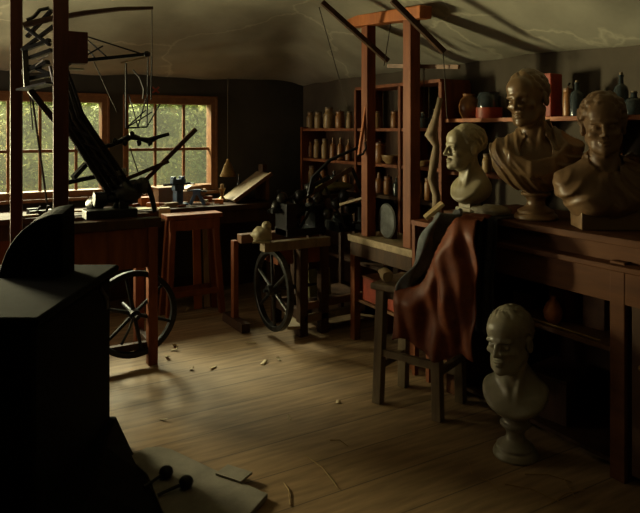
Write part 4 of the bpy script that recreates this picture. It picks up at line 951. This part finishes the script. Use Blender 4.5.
make_bust('grey plaster bust of a short-haired man standing on the floor on a turned socle', p, face_cam-0.46, 1.25, .126, -.315, .185, M['grey_plaster'], 'short', 41, head=(-0.30, 0.02, -0.06), gaunt=1, jaw=1.08, fr_r=.085)

# ---------------------------------------------------------------- chair and the cloths on it
fwd = Vector((-.31*RX + .23*FX, -.31*RY + .23*FY, 0)).normalized()
ca = math.atan2(fwd.y, fwd.x)
cc = CW(.586, 3.765)
# lateral +y of the chair is the far side, -y the near side
chr_ = thing('work_chair', 'plain worn wooden high-seated chair half covered by leather and cloth', 'chair', cc, ca)
HL, HW_ = .193, .15
for sx_, sy_ in ((1, 1), (1, -1), (-1, 1), (-1, -1)):
    bm = NB(); top = .665 if sx_ > 0 else 1.08
    if sx_ > 0: bar(bm, (sx_*HL, sy_*HW_, 0), (sx_*(HL-.02), sy_*(HW_-.01), .665), .055, .055)
    else:
        bar(bm, (sx_*HL, sy_*HW_, 0), (sx_*(HL-.02), sy_*(HW_-.01), .665), .055, .055); bar(bm, (sx_*(HL-.02), sy_*(HW_-.01), .66), (sx_*(HL+.11), sy_*(HW_), 1.09), .04, .04)
    obj('leg', bm, M['grey_wood'], chr_, bevel=0.004)
bm = NB(); box(bm, (0.012, 0, .685), (.44, .37, .04)); obj('seat', bm, M['grey_wood'], chr_, bevel=0.012)
bm = NB(); box(bm, (0, 0.13, .64), (.33, .025, .05)); box(bm, (0, -.13, .64), (.33, .025, .05)); obj('seat_rail', bm, M['grey_wood'], chr_)
for (a, b2) in (((HL-.01, HW_, .22), (HL-.01, -HW_, .22)), ((-HL, HW_, .26), (-HL, -HW_, .26)), ((HL, HW_, .30), (-HL, HW_, .30)), ((HL, -HW_, .17), (-HL, -HW_, .17))):
    bm = NB(); bar(bm, a, b2, .028, .038); obj('stretcher', bm, M['grey_wood'], chr_)
for z in (1.05, .90):
    bm = NB(); box(bm, (-HL-.105+(1.05-z)*.3, 0, z), (.025, .27, .07), ry=-.28); obj('back_slat', bm, M['grey_wood'], chr_, bevel=0.006)
def grid_obj(name, fn, nu, nv, m, label, cat, thick=.006):
    bm = NB(); g = [[bm.verts.new(fn(i/nu, j/nv)) for j in range(nv+1)] for i in range(nu+1)]
    for i in range(nu):
        for j in range(nv): bm.faces.new((g[i][j], g[i+1][j], g[i+1][j+1], g[i][j+1]))
    o = obj(name, bm, m, label=label, cat=cat, smooth='all')
    s = o.modifiers.new('thickness', 'SOLIDIFY'); s.thickness = thick; s.offset = 1
    return o
CM = Matrix.Translation(cc) @ Matrix.Rotation(ca, 4, 'Z')
def sstep(a, b2, x): t = min(1, max(0, (x-a)/(b2-a))); return t*t*(3-2*t)
def leather(u, v):
    x = .075 - .49*u                      # from seat front towards the back
    zt = .715 + .41*sstep(-.04, -.325, x)**1.05
    zb_ = .39 + .03*math.sin(u*9) + .03*sstep(.55, 0, u)
    yw = .17
    L1, L2 = 2*yw, zt-zb_
    s = v*(L1+L2)
    y0_ = -yw + .13*sstep(-.12, -.34, x)
    if s < L1: y, z = y0_ + (yw-y0_)*s/L1, zt + .006*math.sin(s*40+u*8) + (.0 if u > .5 else 0)
    else: y, z = yw, zt-(s-L1)
    hang = sstep(L1*.9, L1+.10, s)
    f = math.sin(u*13+1.6*math.sin(z*6)) + .5*math.sin(u*31+z*9) + 1.2*noise.noise(Vector((u*5, z*6, 3)))
    y += hang*(.045 + .016*f*min(1, (s-L1)*4+.3)) + .02*hang
    x2 = x + hang*(-.02 + .03*noise.noise(Vector((u*3, z*5, 9))))- .035*hang*(1-u)*0
    z -= .010*(1-hang)*math.cos(u*6)
    z += .012*noise.noise(Vector((u*6, v*6, 2)))
    return CM @ Vector((x2-.01, y, z))
grid_obj('leather_apron', leather, 60, 60, M['leather'], 'large red-brown leather apron draped over the seat and back of the chair', 'apron')
def jacket(u, v):
    y = -.14 + .30*u; s = v*.46
    z = 1.125 - s; x = -.265 + .17*s/.46 + .05*sstep(.25, .45, s) + .028*math.sin(u*16+z*6) + .018*math.sin(u*33+v*7) + .035*math.sin(v*3.1)
    y += .02*math.sin(v*9) + .03*v
    return CM @ Vector((x+.045, y, z+.015*math.sin(u*9)+.02*(noise.noise(Vector((u*5, v*4, 7))))))
grid_obj('jacket', jacket, 44, 44, M['jacket'], 'slate grey-blue wool jacket hung on the inner side of the chair back', 'jacket', .014)
q = CM @ Vector((.17, .10, .7065)); t = thing('carving_mallet', 'pale round-headed wooden mallet lying on the front corner of the chair seat', 'mallet', q, ca+2.3)
bm = NB(); turn(bm, [(0, -.06), (.030, -.058), (.036, -.02), (.038, .03), (.030, .06), (0, .062)], mtx=Matrix.Translation((0, 0, .038)) @ Matrix.Rotation(math.pi/2, 4, 'Y'), seg=20); obj('head', bm, M['pale_wood'], t, smooth=True)
bm = NB(); tube(bm, [(-.055, 0, .036), (-.12, 0, .026), (-.19, 0, .016)], [.013, .012, .014], 10); obj('handle', bm, M['pale_wood'], t, smooth=True)
# dark cloth hanging over the cabinet front
def hang(u, v):
    y0 = onX(482, XC)[0].y; y1 = onX(503, XC)[0].y
    y = y0 + (y1-y0)*(u + .06*math.sin(v*7)); s = v*.80
    f = .013*math.sin(u*15+v*2) + .007*math.sin(u*31+v*5)
    if s < .16: return Vector((XC+.13-s, y, TOP+.006+.004*math.sin(u*12)))
    return Vector((XC-.052+f-.008, y, TOP+.004-(s-.16)))
grid_obj('dark_cloth', hang, 30, 44, M['curtain'], 'blue-black cloth hanging down over the cabinet front behind the chair', 'cloth', .005)

# ---------------------------------------------------------------- things on the window bench
rn0 = random.Random(12)
def solid(name, cat, label, bm, m, loc=None, group=None, **k):
    return obj(name, bm, M[m], label=label, cat=cat, group=group, **k)
def onbench(px, y, z=BZ): return onY(px, y, z)[0]
p = onbench(178, -0.42); t = thing('bench_vise', 'blue-painted iron vise standing upright on the window bench', 'vise', p+Vector((0, 0, .001)), 0.25)
bm = NB(); box(bm, (0, 0, .012), (.15, .13, .024)); box(bm, (0, 0, .08), (.07, .07, .13)); box(bm, (0, 0, .17), (.10, .06, .06)); obj('vise_body', bm, M['blue_iron'], t, bevel=0.006)
bm = NB(); box(bm, (0, 0, .225), (.14, .05, .045)); box(bm, (-.05, 0, .255), (.03, .06, .03)); box(bm, (.04, 0, .255), (.03, .06, .03)); obj('jaw', bm, M['blue_iron'], t, bevel=0.004)
bm = NB(); tube(bm, [(-.15, 0, .2), (.14, 0, .2)], .012, 8); tube(bm, [(.13, -.07, .2), (.13, .07, .2)], .007, 8); obj('screw', bm, M['worn_iron'], t, smooth=True)
p = onbench(197, -0.50); t = thing('small_vise', 'small dark blue iron clamp on the bench right of the upright vise', 'clamp', p+Vector((0, 0, .001)), -0.5)
bm = NB(); bar(bm, (-.06, 0, 0.01), (-.01, 0, .12), .04, .03); bar(bm, (.07, 0, 0.01), (.01, 0, .12), .04, .03); box(bm, (0, 0, .125), (.07, .05, .05)); obj('clamp_body', bm, M['blue_iron'], t, bevel=0.004)
bm = NB(); tube(bm, [(-.09, 0, .14), (.09, 0, .13)], .008, 8); obj('screw', bm, M['iron'], t, smooth=True)
p = onbench(165, -0.17); t = thing('wooden_box', 'brown wooden box on the bench against the second window, left of the vise', 'box', p+Vector((0, 0, .001)), 0.1)
bm = NB(); box(bm, (0, 0, .07), (.18, .13, .14)); obj('box_body', bm, M['brown_wood'], t, bevel=0.004); bm = NB(); box(bm, (0, 0, .149), (.19, .14, .016)); obj('lid', bm, M['brown_wood'], t, bevel=0.004)
p = onbench(193, -0.19); t = thing('wicker_basket', 'round-topped wicker basket on the bench below the second window', 'basket', p+Vector((0, 0, .001)), 0)
bm = NB(); turn(bm, [(0, 0), (.10, 0), (.125, .10), (.13, .115), (.12, .125), (.11, .11), (0, .10)], seg=28); obj('basket_body', bm, M['wicker'], t, smooth=True)
bm = NB(); blob(bm, (0, 0, .125), (.10, .10, .05), 4, .35, 3); obj('contents', bm, M['amber'], t, smooth='all')
for i, (px, y, a, L, m, lab) in enumerate(((166, -.52, .5, .16, 'steel', 'bright steel chisel on the bench front, left of the vise'), (202, -.50, -.6, .18, 'steel', 'bright steel file on the bench, right of the small clamp'), (207, -.42, .2, .15, 'pale_wood', 'pale wooden-handled tool near the right of the bench tools'), (210, -.54, -.2, .14, 'red_wood', 'short red-brown tool at the bench edge above the trestle table'), (186, -.56, .1, .16, 'red_wood', 'red-brown tool lying along the bench edge below the vise'), (159, -.35, -.3, .2, 'brown_wood', 'brown stick tool lying at the left of the wooden box'))):
    p = onbench(px, y); t = thing('hand_tool', lab, 'tool', p+Vector((0, 0, .001)), a, 'hand tools scattered on the window bench')
    bm = NB(); tube(bm, [(-L*.5, 0, .012), (-L*.1, 0, .014), (0, 0, .010)], [.010, .013, .009], 8); obj('handle', bm, M['brown_wood' if m == 'steel' else m], t, smooth=True)
    bm = NB(); bar(bm, (0, 0, .010), (L*.6, 0, .006), .016, .008); obj('blade', bm, M['steel'], t)
p = onbench(163, -.585); bm = NB()
box(bm, p+Vector((0, -.045, -.045)), (.10, .012, .11)); box(bm, p+Vector((0, -.015, .008)), (.10, .075, .012)); solid('folded_paper', 'paper', 'cream folded paper hanging over the front edge of the window bench', bm, 'paper')
p = onY(135, -.70, TZ)[0]
bm = NB(); box(bm, onbench(136, -.53)+Vector((0, 0, .008)), (.28, .14, .006), rz=.15); solid('paper_sheet', 'paper', 'pale flat paper sheet lying on the bench left of the folded paper', bm, 'paper')
p = onbench(88, -.50); bm = NB(); tube(bm, [p+Vector((-.12, 0, .02)), p+Vector((-.03, -.03, .016)), p+Vector((.08, -.02, .014)), p+Vector((.15, .03, .02))], [.008, .012, .012, .006], 8); solid('curved_scraper', 'tool', 'pale curved scraper on the bench to the right of the near post', bm, 'pale_wood', smooth=True)
for i, (px, y, s, m, lab, nm) in enumerate(((33, -.40, (.09, .06, .05), 'iron', 'small dark iron block on the bench between the two machine posts', 'iron_block'), (41, -.50, (.10, .05, .045), 'iron', 'dark iron plane on the bench left of the bright spool', 'hand_plane'), (49, -.46, (.035, .035, .04), 'steel', 'small bright spool on the bench between the machine posts', 'spool'), (28, -.58, (.16, .04, .02), 'board', 'pale slip of wood at the bench edge between the machine posts', 'wood_slip'), (206, -.30, (.10, .08, .05), 'red_wood', 'small red-brown box below the right side of the second window', 'small_box'), (146, -.28, (.12, .10, .07), 'orange_wood', 'small orange-brown box below the left side of the second window', 'small_box'))):
    p = onbench(px, y); bm = NB()
    if nm == 'spool': turn(bm, [(0, 0), (.022, 0), (.022, .008), (.012, .012), (.012, .03), (.022, .034), (.022, .042), (0, .042)], loc=p+Vector((0, 0, .001)), seg=16)
    elif nm == 'hand_plane':
        box(bm, p+Vector((0, 0, .022)), (.17, .05, .04)); box(bm, p+Vector((.05, 0, .06)), (.02, .02, .04), ry=.3); box(bm, p+Vector((-.02, 0, .055)), (.01, .04, .05), ry=.6)
    elif nm == 'small_box': box(bm, p+Vector((0, 0, s[2]/2+.001)), s); box(bm, p+Vector((0, 0, s[2]+.007)), (s[0]+.01, s[1]+.01, .012))
    else: box(bm, p+Vector((0, 0, s[2]/2+.001)), s, rz=.2); 
    solid(nm, {'iron_block': 'block', 'hand_plane': 'plane', 'spool': 'spool', 'wood_slip': 'offcut', 'small_box': 'box'}[nm], lab, bm, m, bevel=.003)
cols = [('orange_wood', 'orange'), ('red_wood', 'red-brown'), ('board', 'pale'), ('brown_wood', 'brown')]
near_ = ['left of the wooden box', 'before the wooden box', 'left of the blue vise', 'right of the blue vise', 'before the wicker basket', 'behind the small clamp', 'right of the wicker basket', 'under the right window jamb', 'left of the brass candlestick', 'beside the orange-brown box']
for i, (px, y) in enumerate(((153, -.46), (161, -.38), (171, -.50), (184, -.36), (196, -.38), (200, -.24), (204, -.40), (214, -.26), (219, -.48), (133, -.30))):
    m, cn = cols[i % 4]; p = onbench(px, y); w, d_, h_ = rn0.uniform(.07, .15), rn0.uniform(.03, .06), rn0.uniform(.02, .06)
    bm = NB(); box(bm, p+Vector((0, 0, h_/2+.001)), (w, d_, h_), rz=rn0.uniform(-.7, .7)); solid('wood_offcut', 'offcut', 'small %s block of wood on the window bench %s' % (cn, near_[i]), bm, m, group='blocks of wood on the window bench', bevel=.003)
# bell-shaped weight, bottles and drawing board right of the window
p = P(228, 168, 5.6); bm = NB()
turn(bm, [(0, -.075), (.066, -.075), (.072, -.068), (.055, -.03), (.032, .03), (.014, .06), (.012, .08), (0, .082)], loc=p, seg=22)
solid('bell_weight', 'weight', 'brass bell-shaped weight hanging on a thin cord right of the second window', bm, 'brass', smooth=True)
xr_ = onbench(222, -.30); t = thing('candlestick', 'stubby brass candlestick on the bench just under the bell-shaped weight', 'candlestick', xr_+Vector((0, 0, .001)))
bm = NB(); turn(bm, [(0, 0), (.05, 0), (.055, .012), (.03, .03), (.016, .05), (.02, .09), (.032, .12), (.034, .13), (0, .13)], seg=20); obj('stem', bm, M['brass'], t, smooth=True)
bm = NB(); turn(bm, [(0, .13), (.016, .13), (.016, .17), (0, .172)], seg=14); obj('candle', bm, M['cream'], t, smooth=True)
place('b', mk_bot, 240, BZ+.0005, (.055, .055, .24), 'slender dark bottle on the bench end against the dark wall', 'bottles on the window bench', x=0)
o = [o for o in C.objects if o.get('label') == 'slender dark bottle on the bench end against the dark wall'][0]; o.location = onbench(239, -.10, BZ+.001)
dA, dB = onY(229, -.36)[0], onY(264, -.36)[0]
t = thing('drawing_board', 'pale drawing board propped at a slant at the right end of the window bench', 'board', ((dA.x+dB.x)/2, -.36, BZ), 0)
bm = NB(); bar(bm, (dA.x, -.36, BZ+.02), (dB.x, -.36, BZ+.27), .34, .018); obj('board', bm, M['board'], t, world=True, bevel=.003)
bm = NB(); bar(bm, (dA.x-.02, -.54, BZ+.025), (dB.x, -.54, BZ+.275), .02, .035); obj('ledge', bm, M['brown_wood'], t, world=True)
bm = NB(); box(bm, (dB.x-.02, -.36, BZ+.12), (.03, .26, .23)); obj('prop', bm, M['brown_wood'], t, world=True)
bm = NB(); box(bm, (dB.x-.015, -.36, BZ+.32), (.06, .06, .075), rz=.3); solid('ink_box', 'box', 'small dark box perched at the top of the slanting drawing board', bm, 'dark_wood', bevel=.003)

# ---------------------------------------------------------------- things on and below the middle lathe
q = Z(261, 5.0, 0); q = Vector((onY(262, yF+.035)[0].x, yF+.035, LZ+.001)); t = thing('plaster_cast', 'pale lumpy plaster fragment on the left end of the middle lathe', 'cast', q, -AZ)
bm = NB(); blob(bm, (0, 0, .06), (.08, .055, .062), 6, .30, 3); blob(bm, (.035, -.01, .125), (.035, .03, .035), 8, .2, 3); obj('cast_lump', bm, M['cream_plaster'], t, smooth='all')
bm = NB(); box(bm, (0, 0, .008), (.13, .09, .016)); obj('cast_base', bm, M['cream_plaster'], t, bevel=.003)
q = P(337, 192, 5.55)
shb = thing('tool_stand', 'dark low stand behind the lathe carrying a folded olive cloth', 'stand', (q.x, q.y, 0), 0)
q.x = -.53; bm = NB(); box(bm, (q.x, q.y, q.z-.02), (.38, .26, .03)); obj('stand_top', bm, M['dark_wood'], shb, world=True)
for sx_ in (-1, 1):
    for sy_ in (-1, 1):
        bm = NB(); box(bm, (q.x+sx_*.165, q.y+sy_*.11, (q.z-.035)/2), (.035, .035, q.z-.035)); obj('leg', bm, M['dark_wood'], shb, world=True)
bm = NB(); blob(bm, q+Vector((0, 0, .045)), (.19, .11, .045), 3, .25, 3); solid('olive_cloth', 'cloth', 'folded olive-yellow cloth behind the braces of the middle lathe', bm, 'olive', smooth='all')
zt_u = LZ-.085+.015
q = Vector((onY(318, yF+.16)[0].x, yF+.16, .262)); 
bm = NB(); box(bm, (xL_+.34, yF+.25, .245), (.52, .38, .02)); obj('low_shelf', bm, M['dark_wood'], cl, world=True)
bm = NB(); box(bm, (xL_+.20, yF+.12, .375), (.20, .05, .22), rx=-.12); solid('folio', 'folio', 'olive-green folio leaning on the low shelf of the middle lathe', bm, 'olive', bevel=.004)
q = Vector((-.60, -2.36, .801)); t = thing('round_disc', 'blue-grey round metal disc propped against the gallows frame on the side bench', 'disc', q, 0)
bm = NB(); turn(bm, [(0, -.010), (.12, -.010), (.13, 0), (.12, .008), (.04, .010), (0, .012)], mtx=Matrix.Translation((0, 0, .13)) @ Matrix.Rotation(math.pi/2, 4, 'Y') @ Matrix.Rotation(.12, 4, 'X'), seg=32); obj('plate', bm, M['pewter'], t, smooth=True)
bm = NB(); box(bm, (.03, 0, .05), (.05, .10, .10)); obj('rest', bm, M['dark_wood'], t)
bm = NB(); bar(bm, P(345, 204, 5.15), P(372, 196, 4.95), .14, .02); o = solid('tilted_plank', 'plank', 'short pale plank resting tilted against the left gallows upright', bm, 'board', bevel=.003)
# leaning book and pots seen over the chair
q = P(434, 211, 4.18)
t = thing('corner_stand', 'small dark stand behind the chair with a slanting book on it', 'stand', (q.x, q.y, 0), 0)
hz_ = q.z-.06
bm = NB(); box(bm, (0, 0, hz_-.015), (.24, .18, .03)); obj('stand_top', bm, M['red_wood'], t)
for sx_ in (-1, 1):
    for sy_ in (-1, 1):
        bm = NB(); box(bm, (sx_*.10, sy_*.07, (hz_-.03)/2), (.03, .03, hz_-.03)); obj('leg', bm, M['red_wood'], t)
t = thing('book', 'tan book leaning at a slant on the stand left of the profile bust', 'book', Vector((q.x, q.y, hz_+.0)), -AZ)
bm = NB(); box(bm, (0, 0, .062), (.15, .11, .022), ry=-.70); obj('cover', bm, M['pale_wood'], t, bevel=.002)
bm = NB(); box(bm, (0, 0, .062), (.144, .112, .014), ry=-.70); obj('pages', bm, M['paper'], t)

# ---------------------------------------------------------------- scraps on the floor
rn = random.Random(5)
def shaving_bm(L, w, curl):
    bm = NB(); n = 10; prev = None
    for i in range(n+1):
        t = i/n; a = t*curl; x = math.sin(a)*L/max(curl, .1); z = .003+(1-math.cos(a))*L/max(curl, .1)*.5
        c = [bm.verts.new((x, -w/2, z)), bm.verts.new((x, w/2, z)), bm.verts.new((x, w/2, z+.003)), bm.verts.new((x, -w/2, z+.003))]
        if prev:
            for k in range(4): bm.faces.new((prev[k], prev[(k+1) % 4], c[(k+1) % 4], c[k]))
        prev = c
    return bm
scraps = [(166, 356, .09, .9, 'beside the post of the left machine'), (171, 351, .07, 1.5, 'just right of the left flywheel'), (190, 370, .05, 2.2, 'alone in the bright middle of the floor'), (256, 343, .09, .6, 'left of the middle lathe flywheel'), (176, 346, .06, 1.8, 'behind the scrap beside the left flywheel'),
    (262, 365, .07, .4, 'in front of the middle lathe flywheel'), (280, 361, .05, 1.0, 'in front of the middle lathe, right of another'), (216, 367, .06, .5, 'in the lit floor right of the lone curl'), (290, 420, .04, .8, 'in the open middle foreground floor'), (150, 300, .07, .8, 'behind the left flywheel near the trestle table'),
    (186, 312, .08, .6, 'in front of the trestle table'), (338, 404, .03, .7, 'left of the chair legs'), (254, 505, .06, .8, 'at the right tip of the grey slab'), (160, 420, .05, .7, 'between stove and lit floor')]
for i, (px, py, L, cu, lab) in enumerate(scraps):
    o = obj('wood_shaving', shaving_bm(L, rn.uniform(.012, .03), cu), M['shaving'], label='curled pale wood shaving '+lab, cat='shaving', group='wood shavings on the floor', base=(0, 0, 0), smooth='all')
    o.location = G(px, py, .0005); o.rotation_euler = (0, 0, rn.uniform(0, 6.28))
straws = [((305, 455), (338, 488), 'foreground'), ((284, 483), (290, 505), 'foreground, right of the grey slab tip'), ((466, 461), (472, 474), 'left of the floor bust'), ((505, 484), (560, 502), 'front right corner, longest straw'), ((525, 474), (572, 482), 'right foreground, behind the longest straw'), ((560, 474), (575, 498), 'right foreground, crossing the others'), ((548, 505), (585, 490), 'right foreground, lowest of the group'), ((480, 478), (500, 492), 'foreground just before the floor bust'), ((330, 440), (348, 446), 'middle of the floor')]
for i, (a, b2, lab) in enumerate(straws):
    A, B = G(*a, .004), G(*b2, .004); mid = (A+B)/2 + Vector((.02, .02, 0)); mid.z = .006
    bm = NB(); tube(bm, [A, mid, B], .0024, 6); obj('straw', bm, M['straw'], label='thin yellow straw on the floor, '+lab, cat='straw', group='straws on the floor', smooth=True)
